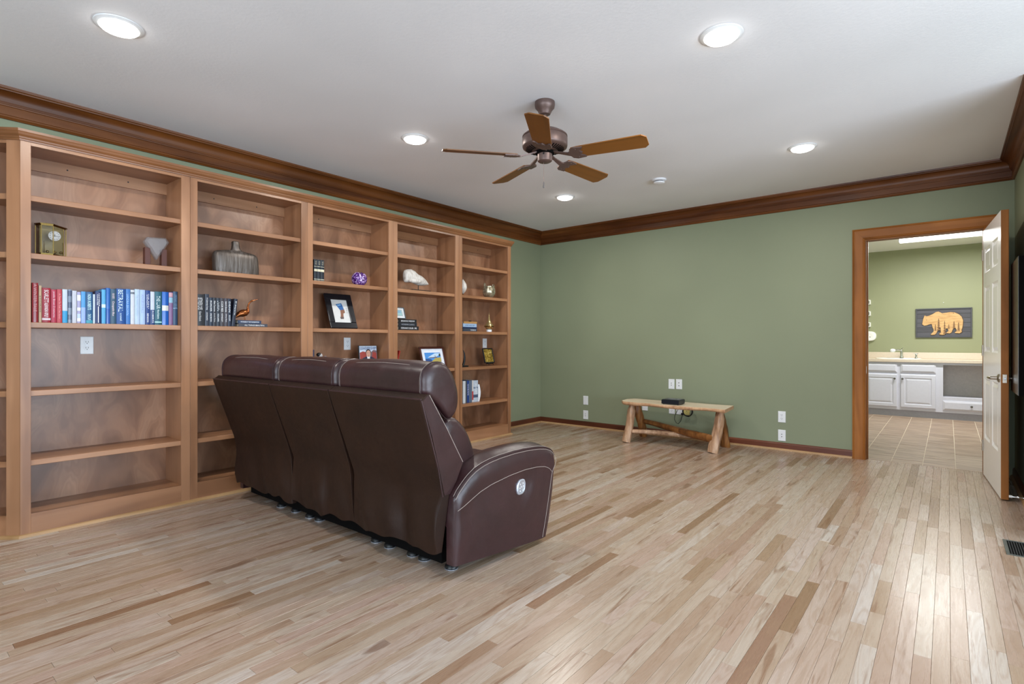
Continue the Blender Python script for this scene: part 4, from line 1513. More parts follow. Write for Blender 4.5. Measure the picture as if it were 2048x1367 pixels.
# narrow dark stand and small figurine half hidden behind the sofa
bm = BM(); box(bm, -4.26, -4.22, 2.470, 2.518, SH[3], SH[3] + 0.214, 0.003)
o = obj('photo_block', bm, cm(56, 56, 80, 0.4))
tagged(o, 'narrow dark upright block beside the bookcase stile above the sofa', 'ornament')
t = thing('figurine', 'small white figurine with black cap peeking over the sofa headrest', 'figurine', (-4.22, 2.575, SH[3]))
bm = BM(); lathe(bm, [(0.045, 0), (0.047, 0.01), (0.03, 0.05), (0.036, 0.10), (0.030, 0.135), (0.016, 0.15)], 18, (-4.22, 2.575, SH[3]))
obj('body', bm, cm(206, 212, 222, 0.3), t, smooth=True)
bm = BM(); ellipsoid(bm, (-4.22, 2.572, SH[3] + 0.162), (0.018, 0.020, 0.020), 14, 10)
obj('head', bm, cm(180, 176, 176, 0.4), t, smooth=True)
bm = BM(); ellipsoid(bm, (-4.224, 2.562, SH[3] + 0.170), (0.020, 0.022, 0.018), 14, 10)
obj('cap', bm, cm(26, 24, 26, 0.5), t, smooth=True)
bm = BM(); tube(bm, [(-4.22, 2.595, SH[3] + 0.12), (-4.22, 2.607, SH[3] + 0.148), (-4.22, 2.625, SH[3] + 0.156), (-4.22, 2.634, SH[3] + 0.140), (-4.22, 2.632, SH[3] + 0.11), (-4.22, 2.60, SH[3] + 0.09)], 0.006, 8)
obj('handle', bm, cm(120, 104, 104, 0.5), t, smooth=True)

# conch shell on a stand
t = thing('conch_shell', 'large white conch shell mounted on a dark metal stand', 'shell', (-4.21, 3.67, SH[1]))
z0 = SH[1]
bm = BM(); box(bm, -4.26, -4.16, 3.56, 3.80, z0, z0 + 0.010, 0.002)
obj('stand_base', bm, cm(34, 26, 24, 0.4), t)
bm = BM(); tube(bm, [(-4.21, 3.672, z0 + 0.010), (-4.21, 3.672, z0 + 0.075)], 0.004, 8)
obj('stand_rod', bm, cm(40, 34, 30, 0.4, 0.5), t)
stn = [(3.488, 1.772, 0.020, 0.044), (3.500, 1.774, 0.036, 0.056), (3.53, 1.778, 0.048, 0.060), (3.57, 1.780, 0.054, 0.062), (3.61, 1.770, 0.054, 0.058), (3.645, 1.755, 0.050, 0.050), (3.66, 1.752, 0.046, 0.050),
       (3.70, 1.748, 0.044, 0.046), (3.74, 1.738, 0.036, 0.036), (3.775, 1.727, 0.024, 0.022), (3.80, 1.720, 0.010, 0.010), (3.812, 1.717, 0.003, 0.003)]
rings = []
for k, (y, z, hd, hh) in enumerate(stn):
    ring = []
    for j in range(22):
        a = 6.28318 * j / 22
        w_ = 1 + 0.05 * math.sin(3 * a + k)
        ring.append((-4.21 + hd * w_ * math.cos(a), y, z + 0.004 + hh * 1.1 * w_ * math.sin(a)))
    rings.append(ring)
bm = BM(); loft(bm, rings)
shell_m = NT('chalky_shell')
n_ = shell_m.noise(shell_m.coords((20, 90, 20)), 1.0, 4, 0.6)
shell_m.color(shell_m.ramp(n_, [(0.3, rgb(176, 166, 154)), (0.6, rgb(218, 214, 208))]))
shell_m.set(rough=0.6)
shell_m.bump(n_, 0.4, 0.003)
obj('shell', bm, shell_m.m, t, smooth=True)
bm = BM(); ellipsoid(bm, (-4.175, 3.60, 1.735), (0.030, 0.085, 0.026), 18, 10)
obj('shell_lip', bm, shell_m.m, t, smooth=True)

# red slab leaning behind the stile of the fourth unit
t = thing('book', 'red book edge leaning behind the stile beside the seaside picture', 'book', (-4.22, 3.36, SH[3] + 0.009))
t.rotation_euler = (-0.26, 0, 0)
bm = BM(); box(bm, -0.12, 0.0, 0.028, 0.042, 0.004, 0.20, 0.001)
obj('cover', bm, cm(150, 36, 28), t, local=True)
bm = BM(); box(bm, -0.118, -0.004, 0.031, 0.039, 0.2005, 0.2012)
obj('pages', bm, cm(226, 218, 200), t, local=True)

# fifth unit: pearl shell ornament, eared pot, spired ornament, dark sculpture
t = thing('shell_ornament', 'pointed white pearl shell ornament beside stile in last unit', 'ornament', (-4.22, 4.335, SH[1]))
bm = BM(); lathe(bm, [(0.026, 0), (0.026, 0.006), (0.007, 0.010), (0.005, 0.022)], 16, (-4.22, 4.335, SH[1]))
obj('foot', bm, M['brass'], t, smooth=True)
bm = BM(); lathe(bm, [(0.004, 0.020), (0.026, 0.042), (0.042, 0.075), (0.045, 0.098), (0.038, 0.128), (0.022, 0.156), (0.006, 0.176), (0.002, 0.184)], 22, (-4.22, 4.335, SH[1]))
obj('shell', bm, shell_m.m, t, smooth=True)
t = thing('eared_pot', 'round pale pewter pot with two upright ear handles', 'pot', (-4.21, 4.765, SH[1]))
potm = NT('hammered_pewter')
n_ = potm.noise(potm.coords((45, 45, 45)), 1.0, 4, 0.6)
potm.color(potm.ramp(n_, [(0.35, rgb(120, 106, 80)), (0.6, rgb(190, 184, 160))]))
potm.set(rough=0.25, metal=0.7)
bm = BM(); lathe(bm, [(0.040, 0), (0.046, 0.004), (0.066, 0.028), (0.078, 0.062), (0.076, 0.095), (0.068, 0.122), (0.070, 0.134), (0.064, 0.136), (0.060, 0.120)], 26, (-4.21, 4.765, SH[1]))
obj('bowl', bm, potm.m, t, smooth=True)
for s in (-1, 1):
    bm = BM(); tube(bm, [(-4.21, 4.765 + s * 0.058, SH[1] + 0.126), (-4.21, 4.765 + s * 0.064, SH[1] + 0.162), (-4.21, 4.765 + s * 0.084, SH[1] + 0.166), (-4.21, 4.765 + s * 0.086, SH[1] + 0.140), (-4.21, 4.765 + s * 0.078, SH[1] + 0.105)], 0.0055, 8)
    obj('handle', bm, potm.m, t, smooth=True)
t = thing('spired_ornament', 'gold glass ornament with tall spire on white base', 'ornament', (-4.21, 4.765, SH[2]))
bm = BM(); lathe(bm, [(0.032, 0), (0.032, 0.026), (0.028, 0.028)], 20, (-4.21, 4.765, SH[2]))
obj('base', bm, cm(222, 226, 232, 0.3), t, smooth=True)
bm = BM(); lathe(bm, [(0.020, 0.028), (0.040, 0.040), (0.055, 0.062), (0.052, 0.078), (0.036, 0.098), (0.022, 0.125), (0.012, 0.155), (0.004, 0.190), (0.001, 0.226)], 22, (-4.21, 4.765, SH[2]))
obj('spire', bm, cm(206, 184, 130, 0.15, 0.8), t, smooth=True)
bm = BM(); lathe(bm, [(0.056, 0.058), (0.059, 0.064), (0.056, 0.070)], 22, (-4.21, 4.765, SH[2]), caps=False)
obj('ring', bm, M['brass'], t, smooth=True)
t = thing('sculpture', 'slim black curved sculpture beside stile, left of gold plaque', 'sculpture', (-4.21, 4.335, SH[3]))
bm = BM(); box(bm, -4.25, -4.18, 4.29, 4.385, SH[3], SH[3] + 0.016, 0.002)
obj('base', bm, M['black'], t)
bm = BM(); tube(bm, [(-4.21, 4.325, SH[3] + 0.014), (-4.21, 4.345, SH[3] + 0.06), (-4.21, 4.352, SH[3] + 0.11), (-4.21, 4.344, SH[3] + 0.155), (-4.21, 4.326, SH[3] + 0.190)], [0.014, 0.012, 0.011, 0.008, 0.003], 10)
obj('blade', bm, M['black'], t, smooth=True)
bm = BM(); ellipsoid(bm, (-4.20, 4.43, SH[2] + 0.118), (0.016, 0.022, 0.006), 14, 8)
tagged(obj('pebble', bm, cm(26, 24, 22, 0.3), None, True), 'small black pebble on the tan book beside spired ornament', 'stone')

# ------------------------------------------------------------------ sofa
SX0, SX1 = -3.985, -1.815
sofa = thing('reclining_sofa', 'three seat dark brown leather reclining sofa seen from behind', 'sofa', (-2.9, 2.15, 0))
seams = [SX0, -3.190, -2.550, SX1]
REAR = [(0.085, 1.762), (0.12, 1.750), (0.20, 1.738), (0.32, 1.744), (0.40, 1.748), (0.44, 1.740), (0.60, 1.688), (0.75, 1.636), (0.850, 1.602)]


def wrinkle(xl, w, z, k):
    """soft folds in the loose lower part of the back cover"""
    f = max(0.0, min(1.0, (0.46 - z) / 0.22))
    a = 0.012 * math.sin(xl / w * 9.0 + k * 2.1 + z * 4) * f
    a += 0.007 * math.sin(xl / w * 21 + k + z * 9) * f * f
    a -= 0.016 * math.exp(-((xl / w - 0.62) / 0.05) ** 2) * f * (1 if k != 0 else 0.4)
    a += 0.010 * math.exp(-((xl / w - 0.5) / 0.35) ** 2) * (1 - f) * math.sin(math.pi * min(1, max(0, (z - 0.40) / 0.46)))
    return a


for k in range(3):
    x0, x1 = seams[k], seams[k + 1]
    w = x1 - x0
    bm = BM()
    rings = []
    N = 40
    for i in range(N + 1):
        f = i / N
        # denser near both ends
        f = 0.5 - 0.5 * math.cos(math.pi * f) if 0 < i < N else f
        ring = []
        edge = min(f, 1 - f) * w
        rnd = 0.002 * max(0.0, 1 - edge / 0.006) ** 2 if not ((k == 2 and f > 0.5) or (k == 0 and f < 0.5)) else 0.005 * max(0.0, 1 - edge / 0.012) ** 2

        def pt(z, y):
            gl = 0.0 if k == 0 else lerp_tab([(0.08, 0.002), (0.24, 0.003), (0.34, 0.009), (0.41, 0.017), (0.46, 0.012), (0.65, 0.008), (0.86, 0.002)], z)
            gr = lerp_tab([(0.08, 0.060), (0.34, 0.046), (0.41, 0.014), (0.55, 0.006), (0.86, 0.0)], z) if k == 2 else lerp_tab([(0.08, 0.002), (0.24, 0.003), (0.34, 0.009), (0.41, 0.017), (0.46, 0.012), (0.65, 0.008), (0.86, 0.002)], z)
            if k == 0:
                gl = lerp_tab([(0.08, 0.060), (0.34, 0.046), (0.41, 0.014), (0.55, 0.006), (0.86, 0.0)], z)
            return (x0 + gl + (w - gl - gr) * f, y, z)
        hem = 0.122 + 0.010 * math.sin(f * w * 13 + k * 1.7) + 0.010 * math.sin(f * w * 31 + k) - 0.008 * math.exp(-((f - 0.5) / 0.3) ** 2)
        zs = [hem + (0.850 - hem) * (j / 22.0) for j in range(23)]
        for z in zs:
            y = lerp_tab(REAR, z) + rnd - wrinkle(f * w, w, z, k)
            ring.append(pt(z, y))
        ring.append(pt(0.862, 1.600 + rnd))
        ring.append(pt(0.868, 1.607 + rnd))
        ring.append(pt(0.888, 1.640))
        ring.append(pt(0.886, 1.652))
        ring.append(pt(0.72, 1.760))
        ring.append(pt(0.54, 1.872 if (k == 2 or k == 0) else 1.87))
        ring.append(pt(0.46, 1.828))
        ring.append(pt(0.40, 1.790))
        ring.append(pt(0.20, 1.786))
        ring.append(pt(hem, 1.780))
        rings.append(ring)
    loft(bm, rings)
    obj('back_panel', bm, M['leather_back'], sofa, smooth=True)
    # piping across the upper rear edge
    bm = BM()
    tube(bm, [(x0 + 0.004, 1.603, 0.866), (x1 - 0.004, 1.603, 0.866)], 0.004, 8)
    obj('piping', bm, M['leather'], sofa, smooth=True)

# upright piping on the visible right side of the back
bm = BM()
tube(bm, [(SX1 - 0.002, 1.604, 0.862), (SX1 - 0.004, 1.66, 0.69), (SX1 - 0.007, 1.708, 0.545), (SX1 - 0.015, 1.746, 0.40)], 0.0035, 8)
obj('piping', bm, M['leather'], sofa, smooth=True)
bm = BM()
tube(bm, [(SX1 + 0.001, 1.648, 0.884), (SX1 + 0.000, 1.757, 0.720), (SX1 - 0.0045, 1.868, 0.545)], 0.0016, 6)
obj('stitching', bm, M['thread'], sofa)
bm = BM()
# leather side skin of the back, right
poly(bm, [(SX1 + 0.0006, 1.607, 0.858), (SX1 + 0.0006, 1.645, 0.886), (SX1 + 0.0004, 1.758, 0.720), (SX1 - 0.005, 1.870, 0.545), (SX1 - 0.0085, 1.830, 0.462), (SX1 - 0.0135, 1.792, 0.405), (SX1 - 0.0130, 1.756, 0.405), (SX1 - 0.0052, 1.712, 0.545), (SX1 - 0.002, 1.668, 0.69)])
obj('side_skin', bm, M['leather'], sofa)

HP = [(1.648, 0.880), (1.640, 0.915), (1.640, 0.955), (1.652, 0.992), (1.680, 1.018), (1.715, 1.030), (1.760, 1.030), (1.800, 1.012), (1.832, 0.975), (1.858, 0.920), (1.872, 0.860), (1.868, 0.800), (1.846, 0.762), (1.810, 0.748), (1.775, 0.775), (1.72, 0.83)]
LP = [(1.790, 0.700), (1.812, 0.742), (1.850, 0.756), (1.890, 0.752), (1.925, 0.728), (1.960, 0.690), (1.992, 0.640), (2.020, 0.580), (2.034, 0.530), (2.020, 0.490), (1.960, 0.470), (1.90, 0.50), (1.85, 0.58)]


def smooth_loop(P, n):
    """closed Catmull-Rom through P"""
    out = []
    k = len(P)
    for i in range(k):
        p0, p1, p2, p3 = [Vector((P[(i + d) % k][0], P[(i + d) % k][1], 0)) for d in (-1, 0, 1, 2)]
        for j in range(n):
            t_ = j / n
            q = 0.5 * ((2 * p1) + (p2 - p0) * t_ + (2 * p0 - 5 * p1 + 4 * p2 - p3) * t_ ** 2 + (3 * p1 - p0 - 3 * p2 + p3) * t_ ** 3)
            out.append((q.x, q.y))
    return out


def pillow(x0, x1, prof, cap, name, seedk, puff=0.0):
    prof = smooth_loop(prof, 3)
    cy = sum(p[0] for p in prof) / len(prof)
    cz = sum(p[1] for p in prof) / len(prof)
    w = x1 - x0
    rings = []
    stations = [(0.0, 0.55), (0.002, 0.72), (0.010, 0.88), (0.024, 0.955), (0.034, 0.962), (0.044, 0.975)] + [(0.044 + (w - 0.088) * i / 14.0, None) for i in range(1, 14)] + [(w - 0.044, 0.975), (w - 0.034, 0.962), (w - 0.024, 0.955), (w - 0.010, 0.88), (w - 0.002, 0.72), (w, 0.55)]
    for (s, sc) in stations:
        f = s / w
        if sc is None:
            sc = 0.975 + 0.030 * math.sin(math.pi * (s - 0.044) / (w - 0.088)) + 0.006 * math.sin(f * 23 + seedk)
        ring = []
        for (y, z) in prof:
            ring.append((x0 + s, cy + (y - cy) * sc, cz + (z - cz) * sc + puff * math.sin(math.pi * f)))
        rings.append(ring)
    bm = BM()
    loft(bm, rings)
    o = obj(name, bm, M['leather'], sofa, smooth=True)
    return prof, cy, cz


for k in range(3):
    x0, x1 = seams[k] + (0.02 if k == 0 else 0.0015), seams[k + 1] - (0.02 if k == 2 else 0.0015)
    prof, cy, cz = pillow(x0, x1, HP, 0, 'headrest', k * 1.3, 0.004)
    # stitched seam round each end and along the top
    for s in (0.032, (x1 - x0) - 0.032):
        bm = BM()
        tube(bm, [(x0 + s, cy + (y - cy) * 0.972, cz + (z - cz) * 0.972 + 0.0005) for y, z in prof], 0.0032, 6, closed=True)
        obj('end_piping', bm, M['leather'], sofa, smooth=True)
        if not (k == 2 and s > 0.1) and not (k > 0 and s < 0.1):
            continue
        bm = BM()
        d = 0.007 if s < 0.1 else -0.007
        tube(bm, [(x0 + s + d, cy + (y - cy) * 0.976, cz + (z - cz) * 0.976 + 0.0008) for y, z in prof], 0.0011, 5, closed=True)
        obj('stitching', bm, M['thread'], sofa)
    bm = BM()
    pts = []
    for i in range(25):
        f = i / 24.0
        s = 0.034 + (x1 - x0 - 0.068) * f
        dip = 0.012 * (abs(2 * f - 1) ** 3)
        sc = 0.978 + 0.030 * math.sin(math.pi * f) + 0.006 * math.sin((s / (x1 - x0)) * 23 + k * 1.3)
        pts.append((x0 + s, cy + (1.6745 - cy) * (sc + 0.006), cz + (1.0150 - cz) * (sc + 0.006) - dip + 0.004 * math.sin(math.pi * f)))
    tube(bm, pts, 0.0012, 5)
    obj('stitching', bm, M['thread'], sofa)
    pillow(x0 + (0.03 if k == 0 else 0.0), x1 - (0.045 if k == 2 else 0.0), LP, 0, 'lumbar_cushion', k)
    # seat cushion and footrest front
    bm = BM()
    sx0, sx1 = (x0 + 0.11 if k == 0 else x0), (x1 - 0.14 if k == 2 else x1)
    box(bm, sx0 + 0.004, sx1 - 0.004, 1.90, 2.50, 0.30, 0.455, 0.045, 4)
    obj('seat_cushion', bm, M['leather'], sofa, smooth=True)
    bm = BM()
    box(bm, sx0 + 0.004, sx1 - 0.004, 2.46, 2.535, 0.075, 0.36, 0.022, 3)
    obj('footrest', bm, M['leather'], sofa, smooth=True)

TOP = [(1.793, 0.388), (1.815, 0.418), (1.84, 0.442), (1.88, 0.476), (1.93, 0.505), (1.98, 0.522), (2.03, 0.533), (2.10, 0.542), (2.20, 0.549), (2.30, 0.550), (2.40, 0.545), (2.46, 0.536), (2.50, 0.522), (2.525, 0.503), (2.540, 0.478), (2.546, 0.450)]
BOT = [(1.793, 0.066), (2.30, 0.036), (2.455, 0.030), (2.47, 0.040), (2.52, 0.28), (2.546, 0.438)]


def x_outer(y):
    return -1.800 + (y - 1.80) * 0.072


def arm(side):
    bm = BM()
    ys = [1.793, 1.7945, 1.80, 1.812, 1.83] + [1.855 + i * 0.0275 for i in range(24)] + [2.505, 2.52, 2.532, 2.540, 2.5445, 2.546]
    rings = []
    for q, y in enumerate(ys):
        zt, zb_ = lerp_tab(TOP, y), lerp_tab(BOT, y)
        xo, xi = x_outer(y), -1.965 + (y - 1.80) * 0.03
        endk = 0.0
        if y < 1.806:
            endk = 0.008 * (1 - (y - 1.793) / 0.013) ** 2
        if y > 2.52:
            endk = 0.012 * ((y - 2.52) / 0.026) ** 2
        xo -= endk
        xi += endk
        zt -= endk * 0.6
        ring = []
        r_ = min(0.020, (zt - zb_) * 0.4)
        nz = 16
        for j in range(nz + 1):
            z = zb_ + (zt - r_ - zb_) * j / nz
            # soft upholstery belly and the dimple round the control button
            bel = 0.007 * math.sin(math.pi * (z - zb_) / max(0.01, zt - zb_)) + 0.010 * math.exp(-((z - (zt - 0.06)) / 0.05) ** 2)
            d2 = ((y - 2.265) / 0.05) ** 2 + ((z - 0.345) / 0.055) ** 2
            bel -= 0.012 * math.exp(-d2)
            bel += 0.006 * math.exp(-(((y - 2.34) / 0.04) ** 2 + ((z - 0.315) / 0.04) ** 2))
            ring.append((xo + bel * (1 if 1.80 < y < 2.53 else 0.3), y, z))
        for j in range(1, 6):
            a = j / 5.0 * math.pi / 2
            ring.append((xo + 0.004 - r_ * (1 - math.cos(a)) , y, zt - r_ + r_ * math.sin(a)))
        cw = xo - xi
        for j in range(1, 6):
            f = j / 6.0
            ring.append((xo - r_ - (cw - 2 * r_) * f, y, zt + 0.016 * math.sin(math.pi * f) * (1 if q not in (0, len(ys) - 1) else 0)))
        for j in range(0, 5):
            a = (1 - j / 4.0) * math.pi / 2
            ring.append((xi + r_ * (1 - math.cos(a)), y, zt - r_ + r_ * math.sin(a)))
        for j in range(1, 5):
            z = zt - r_ + (zb_ - zt + r_) * (j - 0.6) / 3.4
            ring.append((xi if j == 1 else xo - 0.046, y, z))
        if side < 0:
            ring = [(SX0 + SX1 - p[0], p[1], p[2]) for p in ring]
        rings.append(ring)
    loft(bm, rings)
    a_ = obj('armrest', bm, M['leather'], sofa, smooth=True)

    def line(pts, r, mat, nm):
        if side < 0:
            pts = [(SX0 + SX1 - p[0], p[1], p[2]) for p in pts]
        b3 = BM()
        tube(b3, pts, r, 6)
        obj(nm, b3, mat, a_)
    ysl = [1.797 + i * (2.538 - 1.797) / 40 for i in range(41)]
    line([(x_outer(y) - 0.0015, y, lerp_tab(TOP, y) - 0.0035) for y in ysl], 0.0035, M['leather'], 'piping')
    line([(x_outer(y) - 0.012, y, lerp_tab(TOP, y) + 0.0015) for y in ysl], 0.0013, M['thread'], 'stitching')
    line([(x_outer(y) + 0.0035, y, lerp_tab(TOP, y) - 0.013) for y in ysl], 0.0013, M['thread'], 'stitching')

    def bulge(y, z):
        zt, zb_ = lerp_tab(TOP, y), lerp_tab(BOT, y)
        b = 0.007 * math.sin(math.pi * (z - zb_) / max(0.01, zt - zb_)) + 0.010 * math.exp(-((z - (zt - 0.06)) / 0.05) ** 2)
        b -= 0.012 * math.exp(-(((y - 2.265) / 0.05) ** 2 + ((z - 0.345) / 0.055) ** 2))
        return x_outer(y) + b + 0.0012
    cur = [(1.799, 0.330), (1.85, 0.345), (1.95, 0.388), (2.03, 0.410), (2.16, 0.430), (2.28, 0.440), (2.38, 0.438), (2.45, 0.428), (2.49, 0.408), (2.508, 0.388)]
    cy_ = [1.80 + i * (2.508 - 1.80) / 32 for i in range(33)]
    line([(bulge(y, lerp_tab(cur, y)), y, lerp_tab(cur, y)) for y in cy_], 0.0014, M['thread'], 'stitching')
    line([(bulge(2.508 - f * 0.075, 0.388 - f * 0.35), 2.508 - f * 0.075, 0.388 - f * 0.35) for f in [i / 16 for i in range(17)]], 0.0014, M['thread'], 'stitching')
    line([(bulge(2.508 + f * 0.034, 0.388 + f * 0.080), 2.508 + f * 0.034, 0.388 + f * 0.080) for f in [0, 0.25, 0.5, 0.75, 1]], 0.0014, M['thread'], 'stitching')
    if side > 0:
        # oval power control
        b3 = BM()
        rings = []
        yc, zc = 2.252, 0.353
        xs_ = x_outer(yc)
        for (dx, k) in ((-0.004, 1.0), (0.006, 1.0), (0.009, 0.92), (0.0095, 0.84), (0.0085, 0.80)):
            ring = []
            for j in range(28):
                a = 6.28318 * j / 28
                c_, s_ = math.cos(a), math.sin(a)
                uu = math.copysign(abs(c_) ** 0.72, c_) * 0.034 * k
                vv_ = math.copysign(abs(s_) ** 0.72, s_) * 0.040 * k
                ring.append((xs_ + dx, yc + uu + vv_ * 0.12, zc + vv_))
            rings.append(ring)
        loft(b3, rings)
        pc = obj('power_control', b3, M['silver'], a_, smooth=True, label='silver oval power recline control')
        for (du, dv_) in ((-0.012, 0.016), (0.012, 0.018), (-0.016, -0.004), (0.0, 0.0), (0.016, 0.002), (-0.012, -0.020), (0.010, -0.020)):
            b3 = BM()
            ellipsoid(b3, (xs_ + 0.009, yc + du, zc + dv_), (0.0016, 0.0036, 0.0036), 8, 6)
            obj('control_button', b3, M['white'], pc, smooth=True)


arm(1)
arm(-1)
# base frame and feet
bm = BM()
box(bm, SX0 + 0.10, SX1 - 0.10, 1.82, 2.44, 0.045, 0.12)
box(bm, SX0 + 0.045, SX1 - 0.045, 1.84, 2.40, 0.12, 0.36)  # black filler added so the gaps beside the arms read as shade
obj('base_and_gap_shade', bm, M['black_matt'], sofa)
FEET = [(-3.53, 1.862), (-3.355, 1.87), (-3.176, 1.868), (-3.075, 1.872), (-2.50, 1.875), (-2.375, 1.87), (-2.19, 1.875), (-2.10, 1.875), (-1.915, 1.885), (-3.70, 2.40), (-2.9, 2.40), (-1.95, 2.38)]
for (fx, fy) in FEET:
    bm = BM()
    lathe(bm, [(0.030, 0.004), (0.034, 0.010), (0.030, 0.022), (0.018, 0.030), (0.016, 0.06)], 16, (fx, fy, 0))
    ft = obj('foot', bm, M['black'], sofa, smooth=True)
    bm = BM()
    lathe(bm, [(0.031, 0.0), (0.034, 0.0015), (0.034, 0.0042), (0.030, 0.0045)], 16, (fx, fy, 0))
    obj('glide', bm, M['silver'], ft, smooth=True)

# ------------------------------------------------------------------ log bench
bench = thing('log_bench', 'rustic low bench with live edge slab top and peeled log legs', 'bench', (-2.3, 5.67, 0))
bm = BM()
rb = random.Random(11)
N = 26
for_top, for_bot = [], []


def edge_front(f):
    return 5.470 - 0.02 * f + 0.014 * math.sin(f * 9) + 0.008 * math.sin(f * 23 + 1) + (0.05 * (1 - f / 0.06) if f < 0.06 else 0)


def edge_back(f):
    return 5.858 + 0.008 * math.sin(f * 11 + 2) - (0.06 * (1 - f / 0.06) if f < 0.06 else 0)


rings = []
for i in range(N + 1):
    f = i / N
    xx = -2.885 + 1.175 * f
    fr, bk = edge_front(f), edge_back(f)
    skew = -0.030 + 0.0 * f
    if i == 0:
        fr, bk = fr + 0.05, bk - 0.05
    zt = 0.452
    th = 0.034 + 0.003 * math.sin(f * 13)
    und = 0.020 + 0.010 * math.sin(f * 17 + 1)
    pts = [(bk, zt), (fr, zt), (fr - und * 0.4, zt - 0.012), (fr - und * 0.3, zt - th * 0.7), (fr + 0.006, zt - th), (bk - 0.004, zt - th), (bk + 0.008, zt - th * 0.6), (bk + 0.006, zt - 0.01)]
    rings.append([(xx + (p[0] - 5.45) * (-0.10 if f > 0.5 else -0.12), p[0], p[1]) for p in pts])
loft(bm, rings)
for f in bm.faces:
    c = f.calc_center_median()
    f.material_index = 0 if c.z > 0.4515 else 1
obj('seat_slab', bm, [M['slab'], M['slab_bark']], bench)


def log(p0, p1, r0, r1, seed, mat, name, n=14, parent=bench):
    rg = random.Random(seed)
    P0, P1 = Vector(p0), Vector(p1)
    bm = BM()
    ax = (P1 - P0).normalized()
    a = ax.orthogonal().normalized()
    b = ax.cross(a)
    rings = []
    ph = rg.random() * 6
    for i in range(13):
        f = i / 12.0
        r_ = r0 + (r1 - r0) * f
        c = P0.lerp(P1, f) + a * 0.006 * math.sin(f * 5 + ph) + b * 0.005 * math.sin(f * 7 + ph * 2)
        if i in (0, 12):
            r_ *= 0.93
        if name == 'leg' and i > 10:
            r_ *= 0.72
        ring = []
        for j in range(n):
            t_ = 6.28318 * j / n
            k = 1 + 0.08 * math.sin(3 * t_ + ph + f * 3) + 0.06 * math.sin(5 * t_ + f * 8) + rg.uniform(-0.055, 0.055)
            ring.append(c + (a * math.cos(t_) + b * math.sin(t_)) * r_ * k)
        rings.append(ring)
    loft(bm, rings)
    for v in bm.verts:
        v.co.z = max(v.co.z, 0.0)
    return obj(name, bm, mat, parent, smooth=True)


LEGS = [((-2.795, 5.490, 0.0), (-2.765, 5.565, 0.420), 0.047, 0.043, M['log']), ((-2.800, 5.925, 0.0), (-2.825, 5.800, 0.420), 0.045, 0.047, M['log_dark']),
        ((-1.848, 5.510, 0.0), (-1.790, 5.580, 0.420), 0.052, 0.046, M['log']), ((-1.842, 5.905, 0.0), (-1.885, 5.800, 0.420), 0.050, 0.044, M['log_dark'])]
for i, (a, b, r0, r1, m_) in enumerate(LEGS):
    log(a, b, r0, r1, 20 + i, m_, 'leg')
log((-2.765, 5.520, 0.118), (-1.875, 5.870, 0.100), 0.025, 0.028, 31, M['log'], 'stretcher')
log((-2.800, 5.880, 0.190), (-1.840, 5.540, 0.135), 0.026, 0.044, 32, M['log_dark'], 'stretcher')

# small black box with its cable
t = thing('set_top_box', 'small black electronic box on the log bench', 'electronics box', (-2.30, 5.59, 0.4525))
bm = BM()
loft(bm, [[(-2.390, 5.515, 0.4565), (-2.209, 5.515, 0.4565), (-2.209, 5.672, 0.4565), (-2.390, 5.672, 0.4565)], [(-2.396, 5.510, 0.4625), (-2.203, 5.510, 0.4625), (-2.203, 5.675, 0.4625), (-2.396, 5.675, 0.4625)],
          [(-2.396, 5.512, 0.4985), (-2.203, 5.512, 0.4985), (-2.203, 5.675, 0.4985), (-2.396, 5.675, 0.4985)], [(-2.388, 5.525, 0.5065), (-2.211, 5.525, 0.5065), (-2.211, 5.668, 0.5065), (-2.388, 5.668, 0.5065)]])
obj('case', bm, plain('navy_black_plastic', rgb(22, 26, 34), 0.3), t)
for (a, b) in ((-2.38, 5.53), (-2.222, 5.53), (-2.38, 5.66), (-2.222, 5.66)):
    bm = BM(); lathe(bm, [(0.008, 0.4525), (0.008, 0.4575)], 10, (a, b, 0))
    obj('rubber_foot', bm, M['black_matt'], t)
bm = BM(); lathe(bm, [(0.010, 0.506), (0.009, 0.5077)], 14, (-2.265, 5.60, 0))
obj('power_button', bm, M['slot'], t)
t = thing('coiled_cable', 'black coiled cable hanging in front of plates under the bench', 'cable', (-2.33, 6.05, 0.27))
bm = BM()
for q in range(4):
    ph = q * 0.5
    tube(bm, [(-2.318 + (0.053 + 0.004 * (q % 2)) * math.cos(6.28318 * j / 26 + ph), 6.045 + 0.006 * q + 0.003 * math.sin(j), 0.322 + (0.050 + 0.003 * (q % 3)) * math.sin(6.28318 * j / 26 + ph)) for j in range(26)], 0.0042, 6, closed=True)
obj('coil', bm, M['cable'], t, smooth=True)
bm = BM()
tube(bm, [(-2.375, 6.055, 0.300), (-2.385, 6.055, 0.255), (-2.40, 6.055, 0.205), (-2.428, 6.055, 0.172), (-2.452, 6.055, 0.180), (-2.474, 6.055, 0.220), (-2.468, 6.055, 0.265), (-2.445, 6.052, 0.31), (-2.425, 6.05, 0.345), (-2.40, 6.04, 0.37), (-2.35, 6.0, 0.388), (-2.30, 5.86, 0.392)], 0.0032, 7)
obj('loop', bm, M['cable'], t, smooth=True)
bm = BM(); box(bm, -2.392, -2.366, 6.045, 6.062, 0.278, 0.302, 0.003)
obj('cable_tie', bm, M['black'], t)
bm = BM(); tube(bm, [(-2.33, 6.05, 0.373), (-2.34, 6.07, 0.36), (-2.345, 6.093, 0.345)], 0.005, 7)
obj('plug', bm, M['black'], t, smooth=True)

